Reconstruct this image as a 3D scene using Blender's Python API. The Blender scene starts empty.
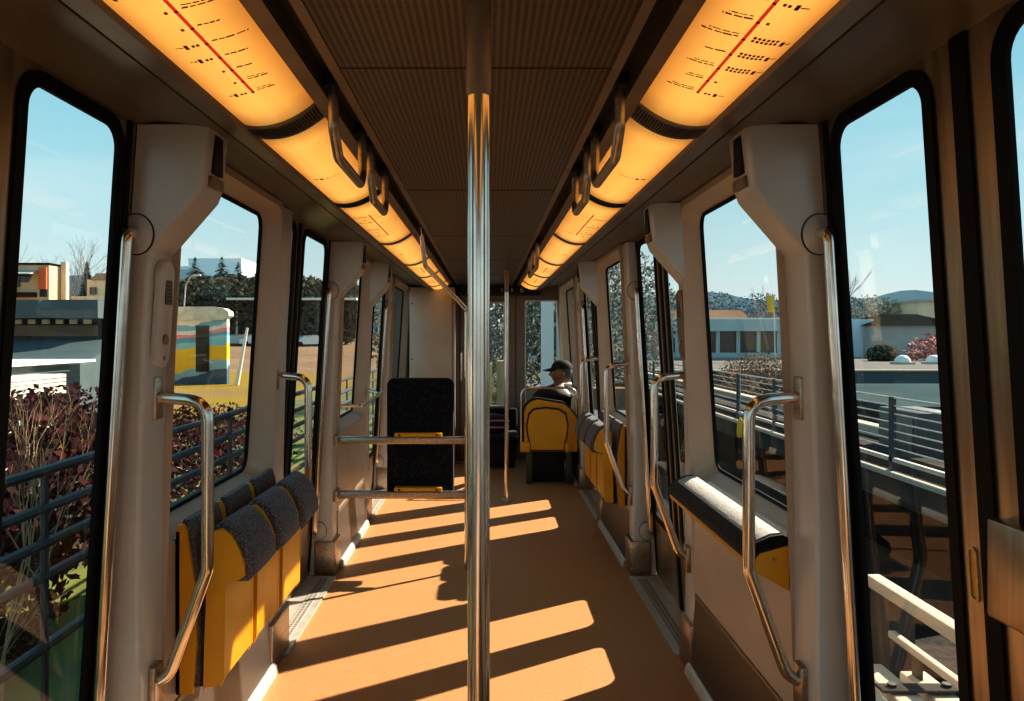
import bpy, bmesh, math, random
from mathutils import Vector, Matrix
random.seed(7)
SC = bpy.context.scene
COL = SC.collection
PI = math.pi

# ------------------------------------------------------------------ helpers
ORG = {}

class MB:
    """collects geometry in world coordinates, links it as one mesh object"""
    def __init__(self):
        self.v = []; self.f = []
    def add(self, vs, fs):
        o = len(self.v)
        self.v += [tuple(p) for p in vs]
        self.f += [tuple(i + o for i in q) for q in fs]
        return self
    def box(self, x0, x1, y0, y1, z0, z1):
        x0, x1 = min(x0, x1), max(x0, x1); y0, y1 = min(y0, y1), max(y0, y1); z0, z1 = min(z0, z1), max(z0, z1)
        vs = [(x, y, z) for z in (z0, z1) for y in (y0, y1) for x in (x0, x1)]
        return self.add(vs, [(0,2,3,1),(4,5,7,6),(0,1,5,4),(2,6,7,3),(0,4,6,2),(1,3,7,5)])
    def bevbox(self, x0, x1, y0, y1, z0, z1, b=.01, seg=2):
        x0, x1 = min(x0, x1), max(x0, x1); y0, y1 = min(y0, y1), max(y0, y1); z0, z1 = min(z0, z1), max(z0, z1)
        bm = bmesh.new(); bmesh.ops.create_cube(bm, size=1)
        for q in bm.verts:
            q.co = Vector(((x0+x1)/2 + q.co.x*(x1-x0), (y0+y1)/2 + q.co.y*(y1-y0), (z0+z1)/2 + q.co.z*(z1-z0)))
        bmesh.ops.bevel(bm, geom=bm.edges[:], offset=min(b, .45*min(x1-x0, y1-y0, z1-z0)), segments=seg, affect='EDGES', profile=.5)
        bm.verts.ensure_lookup_table()
        self.add([q.co[:] for q in bm.verts], [[w.index for w in q.verts] for q in bm.faces]); bm.free()
        return self
    def quad(self, a, b, c, d):
        return self.add([a, b, c, d], [(0,1,2,3)])
    def tube(self, pts, r, n=12, bend=0, cap=True):
        pts = [Vector(p) for p in pts]
        if bend: pts = fillet(pts, bend)
        rs = r if isinstance(r, (list, tuple)) else [r]*len(pts)
        if len(rs) != len(pts):
            rs = [rs[0] + (rs[-1]-rs[0])*i/(len(pts)-1) for i in range(len(pts))]
        tang = []
        for i in range(len(pts)):
            a = pts[max(0, i-1)]; b = pts[min(len(pts)-1, i+1)]
            tang.append((b-a).normalized())
        t = tang[0]
        up = Vector((0,0,1)) if abs(t.z) < .9 else Vector((0,1,0))
        nrm = (up - t*up.dot(t)).normalized()
        vs = []
        for i, p in enumerate(pts):
            t = tang[i]
            nrm = (nrm - t*nrm.dot(t)).normalized()
            bi = t.cross(nrm)
            for k in range(n):
                a = 2*PI*k/n
                vs.append(p + (nrm*math.cos(a) + bi*math.sin(a))*rs[i])
        fs = []
        for i in range(len(pts)-1):
            for k in range(n):
                k2 = (k+1) % n
                fs.append((i*n+k, i*n+k2, (i+1)*n+k2, (i+1)*n+k))
        if cap:
            fs.append(tuple(range(n-1, -1, -1)))
            fs.append(tuple((len(pts)-1)*n + k for k in range(n)))
        return self.add(vs, fs)
    def prism_y(self, prof, y0, y1, cap=True, closed=True):
        """profile of (x, z) points swept along y"""
        n = len(prof)
        vs = [(x, y0, z) for x, z in prof] + [(x, y1, z) for x, z in prof]
        fs = [(i, (i+1) % n, n+(i+1) % n, n+i) for i in range(n if closed else n-1)]
        if cap and closed: fs += [tuple(range(n-1, -1, -1)), tuple(range(n, 2*n))]
        return self.add(vs, fs)
    def prism_x(self, prof, x0, x1):
        n = len(prof)
        vs = [(x0, y, z) for y, z in prof] + [(x1, y, z) for y, z in prof]
        fs = [(i, (i+1) % n, n+(i+1) % n, n+i) for i in range(n)] + [tuple(range(n-1, -1, -1)), tuple(range(n, 2*n))]
        return self.add(vs, fs)
    def prism_z(self, prof, z0, z1):
        n = len(prof)
        vs = [(x, y, z0) for x, y in prof] + [(x, y, z1) for x, y in prof]
        fs = [(i, (i+1) % n, n+(i+1) % n, n+i) for i in range(n)] + [tuple(range(n-1, -1, -1)), tuple(range(n, 2*n))]
        return self.add(vs, fs)
    def rings(self, rs, close=True, cap=False):
        n = len(rs[0]); vs = [p for r in rs for p in r]; fs = []
        for i in range(len(rs)-1):
            for k in range(n if close else n-1):
                k2 = (k+1) % n
                fs.append((i*n+k, i*n+k2, (i+1)*n+k2, (i+1)*n+k))
        if cap: fs += [tuple(range(n-1, -1, -1)), tuple((len(rs)-1)*n+k for k in range(n))]
        return self.add(vs, fs)
    def ell(self, c, rx, ry, rz, nu=14, nv=9, fn=None):
        vs = []; fs = []
        for j in range(nv+1):
            th = PI*j/nv
            for i in range(nu):
                ph = 2*PI*i/nu
                p = Vector((math.sin(th)*math.cos(ph), math.sin(th)*math.sin(ph), math.cos(th)))
                if fn: p = fn(p)
                vs.append((c[0]+p.x*rx, c[1]+p.y*ry, c[2]+p.z*rz))
        for j in range(nv):
            for i in range(nu):
                i2 = (i+1) % nu
                fs.append((j*nu+i, (j+1)*nu+i, (j+1)*nu+i2, j*nu+i2))
        return self.add(vs, fs)
    def disc(self, c, r, axis='y', t=.006, n=24, sx=1, sz=1):
        prof = [(c[0]+math.cos(2*PI*k/n)*r*sx, c[2]+math.sin(2*PI*k/n)*r*sz) for k in range(n)]
        if axis == 'y': return self.prism_y(prof, c[1]-t/2, c[1]+t/2)
        if axis == 'x':
            prof = [(c[1]+math.cos(2*PI*k/n)*r*sx, c[2]+math.sin(2*PI*k/n)*r*sz) for k in range(n)]
            return self.prism_x(prof, c[0]-t/2, c[0]+t/2)
        prof = [(c[0]+math.cos(2*PI*k/n)*r*sx, c[1]+math.sin(2*PI*k/n)*r*sz) for k in range(n)]
        return self.prism_z(prof, c[2]-t/2, c[2]+t/2)
    def build(self, name, mat, parent=None, smooth=True, angle=38):
        me = bpy.data.meshes.new(name)
        if parent is not None: org = ORG[parent]
        else:
            xs = [p[0] for p in self.v]; ys = [p[1] for p in self.v]; zs = [p[2] for p in self.v]
            org = Vector(((min(xs)+max(xs))/2, (min(ys)+max(ys))/2, min(zs)))
        me.from_pydata([(p[0]-org[0], p[1]-org[1], p[2]-org[2]) for p in self.v], [], self.f)
        bm = bmesh.new(); bm.from_mesh(me)
        bmesh.ops.recalc_face_normals(bm, faces=bm.faces)
        if smooth:
            for q in bm.faces: q.smooth = True
            for e in bm.edges:
                if len(e.link_faces) == 2 and e.calc_face_angle(0) > math.radians(angle): e.smooth = False
        bm.to_mesh(me); bm.free()
        me.materials.append(mat)
        o = bpy.data.objects.new(name, me); COL.objects.link(o)
        if parent is not None: o.parent = parent
        else: o.location = org
        ORG[o] = Vector(org)
        return o

def fillet(pts, r, n=6):
    out = [pts[0]]
    for i in range(1, len(pts)-1):
        p = pts[i]; a = (pts[i-1]-p); b = (pts[i+1]-p)
        la, lb = a.length, b.length; a.normalize(); b.normalize()
        ang = a.angle(b)
        if ang > PI-.03: out.append(p); continue
        d = min(r/math.tan(ang/2), la*.48, lb*.48)
        p0 = p+a*d; p2 = p+b*d
        for k in range(n+1):
            t = k/n
            out.append(p0*(1-t)**2 + p*2*t*(1-t) + p2*t*t)
    out.append(pts[-1])
    return out

def empty(name, loc, label, cat, group=None):
    o = bpy.data.objects.new(name, None); COL.objects.link(o)
    o.empty_display_size = .1; o.location = loc; ORG[o] = Vector(loc)
    return tag(o, label, cat, group)
def tag(o, label, cat, group=None, kind=None):
    o['label'] = label; o['category'] = cat
    if group: o['group'] = group
    if kind: o['kind'] = kind
    return o
def struct(o, label=None):
    o['kind'] = 'structure'
    if label: o['label'] = label
    return o

# ------------------------------------------------------------------ materials
def new_mat(name):
    m = bpy.data.materials.new(name); m.use_nodes = True
    nt = m.node_tree; nt.nodes.clear()
    out = nt.nodes.new('ShaderNodeOutputMaterial')
    return m, nt, out
def L(nt, a, b): nt.links.new(a, b)

def mat(name, c, rough=.5, metal=0, c2=None, scale=40, detail=3, bump=0, stretch=None, spec=.5, coat=0, thresh=None):
    m, nt, out = new_mat(name)
    b = nt.nodes.new('ShaderNodeBsdfPrincipled')
    b.inputs['Roughness'].default_value = rough; b.inputs['Metallic'].default_value = metal
    b.inputs['Specular IOR Level'].default_value = spec
    b.inputs['Coat Weight'].default_value = coat
    L(nt, b.outputs[0], out.inputs[0])
    if c2 is None: c2 = tuple(x*.82 for x in c)
    tc = nt.nodes.new('ShaderNodeTexCoord'); n = nt.nodes.new('ShaderNodeTexNoise')
    n.inputs['Scale'].default_value = scale; n.inputs['Detail'].default_value = detail
    if stretch:
        mp = nt.nodes.new('ShaderNodeMapping'); mp.inputs['Scale'].default_value = stretch
        L(nt, tc.outputs['Object'], mp.inputs[0]); L(nt, mp.outputs[0], n.inputs['Vector'])
    else: L(nt, tc.outputs['Object'], n.inputs['Vector'])
    r = nt.nodes.new('ShaderNodeValToRGB')
    lo, hi = thresh or (.35, .65)
    r.color_ramp.elements[0].position = lo; r.color_ramp.elements[1].position = hi
    r.color_ramp.elements[0].color = (*c2, 1); r.color_ramp.elements[1].color = (*c, 1)
    L(nt, n.outputs['Fac'], r.inputs[0]); L(nt, r.outputs[0], b.inputs['Base Color'])
    if bump:
        bp = nt.nodes.new('ShaderNodeBump'); bp.inputs['Strength'].default_value = bump; bp.inputs['Distance'].default_value = .002
        L(nt, n.outputs['Fac'], bp.inputs['Height']); L(nt, bp.outputs[0], b.inputs['Normal'])
    return m

def perf(name, base, hole, px, py, axes, rough=.35, metal=.7, size=.30):
    """perforated sheet: regular round holes on two object axes"""
    m, nt, out = new_mat(name)
    b = nt.nodes.new('ShaderNodeBsdfPrincipled'); b.inputs['Roughness'].default_value = rough; b.inputs['Metallic'].default_value = metal
    L(nt, b.outputs[0], out.inputs[0])
    tc = nt.nodes.new('ShaderNodeTexCoord'); sp = nt.nodes.new('ShaderNodeSeparateXYZ'); L(nt, tc.outputs['Object'], sp.inputs[0])
    def M(op, a, bb=None):
        x = nt.nodes.new('ShaderNodeMath'); x.operation = op
        for i, q in enumerate((a, bb)):
            if q is None: continue
            if isinstance(q, (int, float)): x.inputs[i].default_value = q
            else: L(nt, q, x.inputs[i])
        return x.outputs[0]
    d = []
    for ax, p in zip(axes, (px, py)):
        f = M('FRACT', M('DIVIDE', M('ADD', sp.outputs[ax], 50.0), p))
        d.append(M('POWER', M('SUBTRACT', f, .5), 2))
    dist = M('SQRT', M('ADD', d[0], d[1]))
    fac = M('LESS_THAN', dist, size)
    mx = nt.nodes.new('ShaderNodeMix'); mx.data_type = 'RGBA'
    L(nt, fac, mx.inputs[0]); mx.inputs[6].default_value = (*base, 1); mx.inputs[7].default_value = (*hole, 1)
    L(nt, mx.outputs[2], b.inputs['Base Color'])
    return m

def emis_light(name):
    """back-lit diffuser film: two tubes behind it glow through"""
    m, nt, out = new_mat(name)
    tc = nt.nodes.new('ShaderNodeTexCoord'); sp = nt.nodes.new('ShaderNodeSeparateXYZ'); L(nt, tc.outputs['Generated'], sp.inputs[0])
    r = nt.nodes.new('ShaderNodeValToRGB'); e = r.color_ramp.elements
    e[0].position = 0; e[0].color = (.58, .205, .034, 1)
    e[1].position = 1; e[1].color = (.58, .205, .034, 1)
    x = e.new(.25); x.color = (.98, .44, .085, 1)
    x = e.new(.5); x.color = (1.06, .50, .105, 1)
    x = e.new(.75); x.color = (.98, .43, .082, 1)
    L(nt, sp.outputs[0], r.inputs[0])
    n = nt.nodes.new('ShaderNodeTexNoise'); n.inputs['Scale'].default_value = 5; L(nt, tc.outputs['Object'], n.inputs['Vector'])
    # ends of each panel fall off where the tubes stop
    a = nt.nodes.new('ShaderNodeValToRGB'); ae = a.color_ramp.elements
    ae[0].position = 0; ae[0].color = (.45,.45,.45,1); ae[1].position = 1; ae[1].color = (.45,.45,.45,1)
    q = ae.new(.10); q.color = (1,1,1,1); q = ae.new(.90); q.color = (1,1,1,1)
    L(nt, sp.outputs[1], a.inputs[0])
    mul = nt.nodes.new('ShaderNodeMath'); mul.operation = 'MULTIPLY'; L(nt, a.outputs[0], mul.inputs[0])
    mr = nt.nodes.new('ShaderNodeMapRange'); mr.inputs[3].default_value = .80; mr.inputs[4].default_value = 1.08; L(nt, n.outputs['Fac'], mr.inputs[0]); L(nt, mr.outputs[0], mul.inputs[1])
    b = nt.nodes.new('ShaderNodeBsdfPrincipled'); b.inputs['Base Color'].default_value = (.25,.16,.08,1); b.inputs['Roughness'].default_value = .22
    L(nt, r.outputs[0], b.inputs['Emission Color']); L(nt, mul.outputs[0], b.inputs['Emission Strength'])
    L(nt, b.outputs[0], out.inputs[0])
    return m

def glass_mat(name, tint=(.92,.925,.92), refl=.55, base=.02):
    m, nt, out = new_mat(name)
    t = nt.nodes.new('ShaderNodeBsdfTransparent'); t.inputs[0].default_value = (*tint, 1)
    g = nt.nodes.new('ShaderNodeBsdfGlossy'); g.inputs['Roughness'].default_value = .02
    f = nt.nodes.new('ShaderNodeFresnel'); f.inputs[0].default_value = 1.45
    mu = nt.nodes.new('ShaderNodeMath'); mu.operation = 'MULTIPLY_ADD'; mu.inputs[1].default_value = refl; mu.inputs[2].default_value = base
    L(nt, f.outputs[0], mu.inputs[0])
    mx = nt.nodes.new('ShaderNodeMixShader'); L(nt, mu.outputs[0], mx.inputs[0]); L(nt, t.outputs[0], mx.inputs[1]); L(nt, g.outputs[0], mx.inputs[2])
    L(nt, mx.outputs[0], out.inputs[0])
    return m

def weave(name, c1, c2, scale=90):
    m, nt, out = new_mat(name)
    b = nt.nodes.new('ShaderNodeBsdfPrincipled'); b.inputs['Roughness'].default_value = .95; b.inputs['Specular IOR Level'].default_value = .1
    b.inputs['Sheen Weight'].default_value = .15
    tc = nt.nodes.new('ShaderNodeTexCoord'); v = nt.nodes.new('ShaderNodeTexVoronoi'); v.inputs['Scale'].default_value = scale
    L(nt, tc.outputs['Object'], v.inputs['Vector'])
    r = nt.nodes.new('ShaderNodeValToRGB'); r.color_ramp.elements[0].position = .25; r.color_ramp.elements[1].position = .55
    r.color_ramp.elements[0].color = (*c2, 1); r.color_ramp.elements[1].color = (*c1, 1)
    L(nt, v.outputs['Distance'], r.inputs[0]); L(nt, r.outputs[0], b.inputs['Base Color'])
    bp = nt.nodes.new('ShaderNodeBump'); bp.inputs['Strength'].default_value = .4; bp.inputs['Distance'].default_value = .002
    L(nt, v.outputs['Distance'], bp.inputs['Height']); L(nt, bp.outputs[0], b.inputs['Normal'])
    L(nt, b.outputs[0], out.inputs[0])
    return m

def stripes_mat(name):
    """wavy painted bands for the mural hut"""
    m, nt, out = new_mat(name)
    b = nt.nodes.new('ShaderNodeBsdfPrincipled'); b.inputs['Roughness'].default_value = .6
    tc = nt.nodes.new('ShaderNodeTexCoord'); sp = nt.nodes.new('ShaderNodeSeparateXYZ'); L(nt, tc.outputs['Generated'], sp.inputs[0])
    n = nt.nodes.new('ShaderNodeTexNoise'); n.inputs['Scale'].default_value = 3.0; n.inputs['Detail'].default_value = 4; L(nt, tc.outputs['Generated'], n.inputs['Vector'])
    a = nt.nodes.new('ShaderNodeMath'); a.operation = 'MULTIPLY_ADD'; a.inputs[1].default_value = -.34; L(nt, sp.outputs[0], a.inputs[0]); L(nt, sp.outputs[2], a.inputs[2])
    a2 = nt.nodes.new('ShaderNodeMath'); a2.operation = 'MULTIPLY_ADD'; a2.inputs[1].default_value = .34; L(nt, n.outputs['Fac'], a2.inputs[0]); L(nt, a.outputs[0], a2.inputs[2])
    r = nt.nodes.new('ShaderNodeValToRGB'); r.color_ramp.interpolation = 'CONSTANT'
    bands = [(0,(.05,.10,.16)),(.10,(.25,.45,.55)),(.20,(.80,.50,.02)),(.44,(.80,.52,.03)),(.47,(.25,.55,.66)),(.58,(.10,.33,.42)),(.66,(.85,.22,.30)),(.72,(.75,.72,.62)),(.80,(.20,.45,.6)),(.88,(.80,.76,.66))]
    e = r.color_ramp.elements; e[0].position = 0; e[0].color = (*bands[0][1],1); e[1].position = bands[1][0]; e[1].color = (*bands[1][1],1)
    for p, c in bands[2:]:
        x = e.new(p); x.color = (*c, 1)
    L(nt, a2.outputs[0], r.inputs[0]); L(nt, r.outputs[0], b.inputs['Base Color']); L(nt, b.outputs[0], out.inputs[0])
    return m

M = {}
M['floor'] = mat('floor_speckle', (.52,.275,.115), .55, 0, (.37,.18,.072), 230, 6, .12, thresh=(.38,.62))
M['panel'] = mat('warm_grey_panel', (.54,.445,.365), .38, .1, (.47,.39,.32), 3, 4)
M['pillar'] = mat('painted_pillar', (.57,.565,.56), .32, .10, (.52,.515,.51), 4, 4)
M['cove'] = mat('dark_cove_panel', (.19,.155,.125), .36, .2, (.155,.128,.105), 3, 3)
M['steel'] = mat('brushed_steel', (.52,.45,.38), .34, 1, (.38,.32,.27), 60, 4, .05, stretch=(1,.04,1.0))
M['steel_v'] = mat('brushed_door_steel', (.55,.45,.34), .33, 1, (.36,.29,.21), 30, 4, .04, stretch=(1,1,.06))
M['pole'] = mat('polished_pole_steel', (.80,.75,.69), .17, 1, (.70,.65,.6), 20, 2)
M['bronze'] = mat('bronze_trim', (.27,.21,.16), .4, .6, (.22,.17,.13), 8, 2)
M['rubber'] = mat('black_rubber', (.008,.008,.008), .6, 0, (.006,.006,.006), 30, spec=.15)
M['black'] = mat('matt_black', (.012,.011,.011), .6, 0, (.009,.009,.009), 30)
M['endwall'] = mat('shade_darkened_end_panel', (.20,.165,.135), .45, .1, (.17,.14,.115), 3, 4)  # panel colour darkened to paint in the shade at the far end
M['shademet'] = mat('shade_darkened_leg_metal', (.10,.09,.085), .45, .4)  # leg steel coloured darker to imitate the shade around the seat
M['yellow'] = mat('yellow_seat_shell', (.74,.37,.018), .36, 0, (.68,.33,.014), 6, 2)
M['fabric'] = weave('grey_blue_fabric', (.085,.088,.108), (.20,.20,.23), 130)
M['darkfab'] = weave('dark_patterned_fabric', (.010,.011,.015), (.022,.023,.029), 42)
M['sunlit_fab'] = weave('painted_sunlit_fabric', (.42,.41,.40), (.56,.55,.53), 110)  # pale colour stands in for sunlight on the dark cushion
M['ceil'] = perf('perforated_ceiling', (.17,.128,.09), (.018,.014,.011), .0135, .009, (0,1), .42, .5, .33)
M['grille'] = perf('perforated_grille', (.16,.13,.11), (.012,.011,.011), .010, .010, (1,2), .4, .6, .33)
M['light'] = emis_light('amber_diffuser')
M['glass'] = glass_mat('window_glass')
M['white_met'] = mat('pale_threshold_metal', (.62,.60,.56), .35, .4, (.52,.50,.46), 20)
M['tread'] = perf('tread_strip', (.42,.40,.37), (.12,.11,.10), .022, .022, (0,1), .5, .3, .3)
M['sill'] = mat('sky_tinted_sill', (.62,.72,.76), .14, .75, (.58,.68,.72), 8)  # blue tint paints in the reflected sky
M['red'] = mat('map_red', (.60,.03,.015), .5)
for _n in M['red'].node_tree.nodes:
    if _n.type == 'BSDF_PRINCIPLED': _n.inputs['Emission Color'].default_value = (.50,.03,.012,1); _n.inputs['Emission Strength'].default_value = .8  # ink emits red in place of backlight coming through the film
M['ink'] = mat('map_ink', (.055,.022,.012), .6)
M['ink2'] = mat('map_brown_ink', (.34,.075,.03), .6)
M['brass'] = mat('yellowish_recess', (.55,.38,.10), .35, .6)
M['skin'] = mat('skin', (.28,.13,.085), .5, 0, (.25,.115,.075), 20)
M['capcloth'] = mat('black_cap_cloth', (.012,.012,.014), .85, 0, (.009,.009,.01), 100)
M['jacket'] = mat('black_jacket_cloth', (.014,.014,.016), .8, 0, (.010,.010,.012), 60)
M['collar'] = mat('white_collar_cloth', (.65,.62,.58), .8)
M['trousers'] = mat('dark_trousers_cloth', (.02,.022,.03), .8)
M['hair'] = mat('grey_hair', (.10,.09,.085), .7)
M['pinkcloth'] = mat('pale_red_piping', (.55,.25,.24), .7)
# outdoors
M['grass'] = mat('grass_ground', (.16,.19,.035), .9, 0, (.075,.085,.03), .8, 6)
M['field'] = mat('dry_yellow_field', (.24,.175,.035), .9, 0, (.21,.145,.07), .15, 5, spec=0)
M['dirt'] = mat('brown_field', (.25,.17,.115), .9, 0, (.19,.13,.09), .2, 5, spec=0)
M['asphalt'] = mat('pale_asphalt', (.20,.19,.18), .9, 0, (.16,.155,.15), .4, 4, spec=0)
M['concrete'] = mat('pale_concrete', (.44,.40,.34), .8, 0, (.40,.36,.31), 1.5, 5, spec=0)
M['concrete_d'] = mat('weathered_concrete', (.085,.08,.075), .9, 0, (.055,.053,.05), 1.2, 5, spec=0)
M['beige'] = mat('beige_render', (.80,.56,.34), .8, 0, (.60,.40,.22), .6, 3)
M['cream'] = mat('cream_render', (.74,.60,.42), .8, 0, (.68,.55,.38), .6, 3)
M['orange'] = mat('orange_red_panel', (.80,.16,.05), .6)
M['teal'] = mat('dull_teal_sheet', (.075,.11,.12), .5, 0, (.06,.09,.10), .6, 3)
M['tealpale'] = mat('pale_teal_fascia', (.36,.50,.53), .5, 0, (.30,.43,.46), .6, 3)
M['darkglass'] = mat('dark_glazing', (.025,.035,.04), .12, 0, (.02,.03,.035), 2, spec=.6)
M['whiterib'] = mat('white_ribbed_sheet', (.70,.65,.56), .6, 0, (.56,.50,.41), 2, 2)
M['whitepaint'] = mat('white_paint', (.80,.79,.76), .4)
M['mint'] = mat('pale_green_frame', (.48,.66,.58), .5)
M['railgrey'] = mat('grey_blue_railing', (.060,.072,.088), .5, .2, (.05,.06,.075), 10)
M['railpale'] = mat('galvanised_rail', (.62,.60,.56), .45, .4, (.5,.48,.45), 10)
M['bark'] = mat('pale_bark', (.20,.155,.12), .9, 0, (.13,.10,.08), 6)
M['twig'] = mat('straw_twig', (.36,.25,.14), .9, 0, (.36,.25,.13), 8)
M['redleaf'] = mat('dark_red_leaf', (.075,.022,.026), .9, 0, (.03,.012,.015), 5, spec=.1)
M['pinkleaf'] = mat('pinkish_red_leaf', (.42,.07,.07), .7, 0, (.26,.05,.05), 1)
M['conifer'] = mat('conifer_green', (.075,.095,.075), .95, 0, (.05,.065,.052), 1, spec=.1)
M['hedge'] = mat('olive_hedge', (.105,.108,.075), .95, 0, (.07,.075,.055), 1, spec=.1)
M['bluehaze'] = mat('blue_haze_tree', (.17,.215,.245), 1, 0, (.13,.17,.20), 1, spec=.05)  # blue-grey haze put into the foliage colour
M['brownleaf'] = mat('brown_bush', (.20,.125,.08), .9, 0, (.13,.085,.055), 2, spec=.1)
M['hill'] = mat('hazy_hill', (.52,.60,.64), 1, 0, (.42,.50,.54), .03, 4)  # distance haze painted as a lighter, bluer base colour
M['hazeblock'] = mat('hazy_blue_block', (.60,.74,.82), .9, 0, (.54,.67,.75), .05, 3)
M['greywall'] = mat('grey_wall', (.40,.42,.42), .8, 0, (.34,.36,.36), .4, 3)
M['slate'] = mat('dark_slate_roof', (.014,.017,.018), .95, 0, (.010,.012,.013), .5, spec=0)
M['ballast'] = mat('dark_ballast', (.05,.05,.05), .95, 0, (.03,.03,.032), 8, 5, spec=0)
M['hazetree'] = mat('hazy_green_tree', (.22,.24,.21), 1, 0, (.18,.20,.175), 1, spec=.1)  # foliage colour lightened to paint in haze
M['shedroof'] = mat('grey_teal_roof', (.060,.092,.10), .7, 0, (.05,.078,.086), .4, 3, spec=0)
M['mural'] = stripes_mat('mural_paint')
M['carpaint'] = mat('white_car_paint', (.75,.75,.74), .25, 0, (.72,.72,.71), 2)
M['carpaint2'] = mat('silver_car_paint', (.40,.41,.43), .25, .4)
M['signyellow'] = mat('yellow_sign', (.80,.46,.015), .5)

# ------------------------------------------------------------------ car body, s = -1 left, +1 right
SIDE = {-1: 'left', 1: 'right'}
DC = [1.36, 3.76, 6.16]          # door centres along the car
FZ = .10                         # floor level
HALF = .555
YB, YE = -1.5, 8.35              # rear and front end of the saloon
def xd(z): return .926 - .064*(z-1.5)          # door and window plane
def xw(z): return min(.885, .855 - .055*(z-1.5)) if z < 1.5 else .855 - .055*(z-1.5)

def rrect(y0, y1, z0, z1, r, n=6):
    pts = []
    for cy, cz, a0 in ((y1-r, z1-r, 0), (y0+r, z1-r, 90), (y0+r, z0+r, 180), (y1-r, z0+r, 270)):
        for k in range(n+1):
            a = math.radians(a0 + 90*k/n)
            pts.append((cy + r*math.cos(a), cz + r*math.sin(a)))
    return pts

# floor, thresholds
struct(MB().box(-1.06, 1.06, YB, YE+.1, FZ-.06, FZ).build('floor', M['floor'], smooth=False), 'tan speckled floor of the carriage')
for s in (-1, 1):
    for i, c in enumerate(DC):
        o = MB().box(s*.848, s*1.02, c-HALF+.03, c+HALF-.03, FZ+.001, FZ+.010)
        t = struct(o.build('trim_%d' % (1 + i + (0 if s < 0 else 3)), M['white_met'], smooth=False), 'pale metal door threshold, %s side' % SIDE[s])
        MB().box(s*.885, s*.935, c-HALF+.08, c+HALF-.08, FZ+.0105, FZ+.013).build('tread_strip', M['tread'], t, smooth=False)

# ceiling: perforated centre panel, edge strips, slots, coves
struct(MB().box(-.287, .287, YB, YE, 2.062, 2.09).build('ceiling', M['ceil'], smooth=False), 'dark perforated metal ceiling panel')
m = MB()
for y in (.35, 1.55, 2.85, 4.15, 5.45, 6.75): m.box(-.287, .287, y, y+.003, 2.0605, 2.0625)
struct(m.build('trim_7', M['black'], smooth=False))
tn = 8
for s in (-1, 1):
    struct(MB().prism_y([(s*.285,2.058),(s*.305,2.056),(s*.308,2.10),(s*.285,2.10)], YB, YE).build('trim_%d' % tn, M['bronze']), 'bronze edge strip of the ceiling panel'); tn += 1
    struct(MB().box(s*.306, s*.360, YB, YE, 2.105, 2.13).build('trim_%d' % tn, M['black'], smooth=False), 'black slot beside the ceiling panel'); tn += 1
    struct(MB().prism_y([(s*.352,2.060),(s*.384,2.052),(s*.392,2.062),(s*.392,2.12),(s*.352,2.12)], YB, YE).build('trim_%d' % tn, M['bronze']), 'bronze inner lip of the light strip'); tn += 1
    struct(MB().prism_y([(s*.553,2.003),(s*.562,1.996),(s*.636,2.020),(s*.640,2.036),(s*.600,2.06),(s*.560,2.06)], YB, YE).build('trim_%d' % tn, M['bronze']), 'bronze outer lip of the light strip'); tn += 1
    struct(MB().box(s*.638, s*.660, YB, YE, 2.052, 2.09).build('trim_%d' % tn, M['black'], smooth=False)); tn += 1
    struct(MB().prism_y([(s*.655,2.030),(s*.672,2.042),(s*.83,2.060),(s*.885,2.053),(s*.902,2.053),(s*.902,2.14),(s*.655,2.14)], YB, YE).build('trim_%d' % tn, M['cove']), 'dark cove above the %s doors and windows' % SIDE[s]); tn += 1
struct(MB().box(-1.06, 1.06, YB, YE+.1, 2.14, 2.18).build('ceiling', M['black'], smooth=False), 'roof shell above the ceiling')

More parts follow.
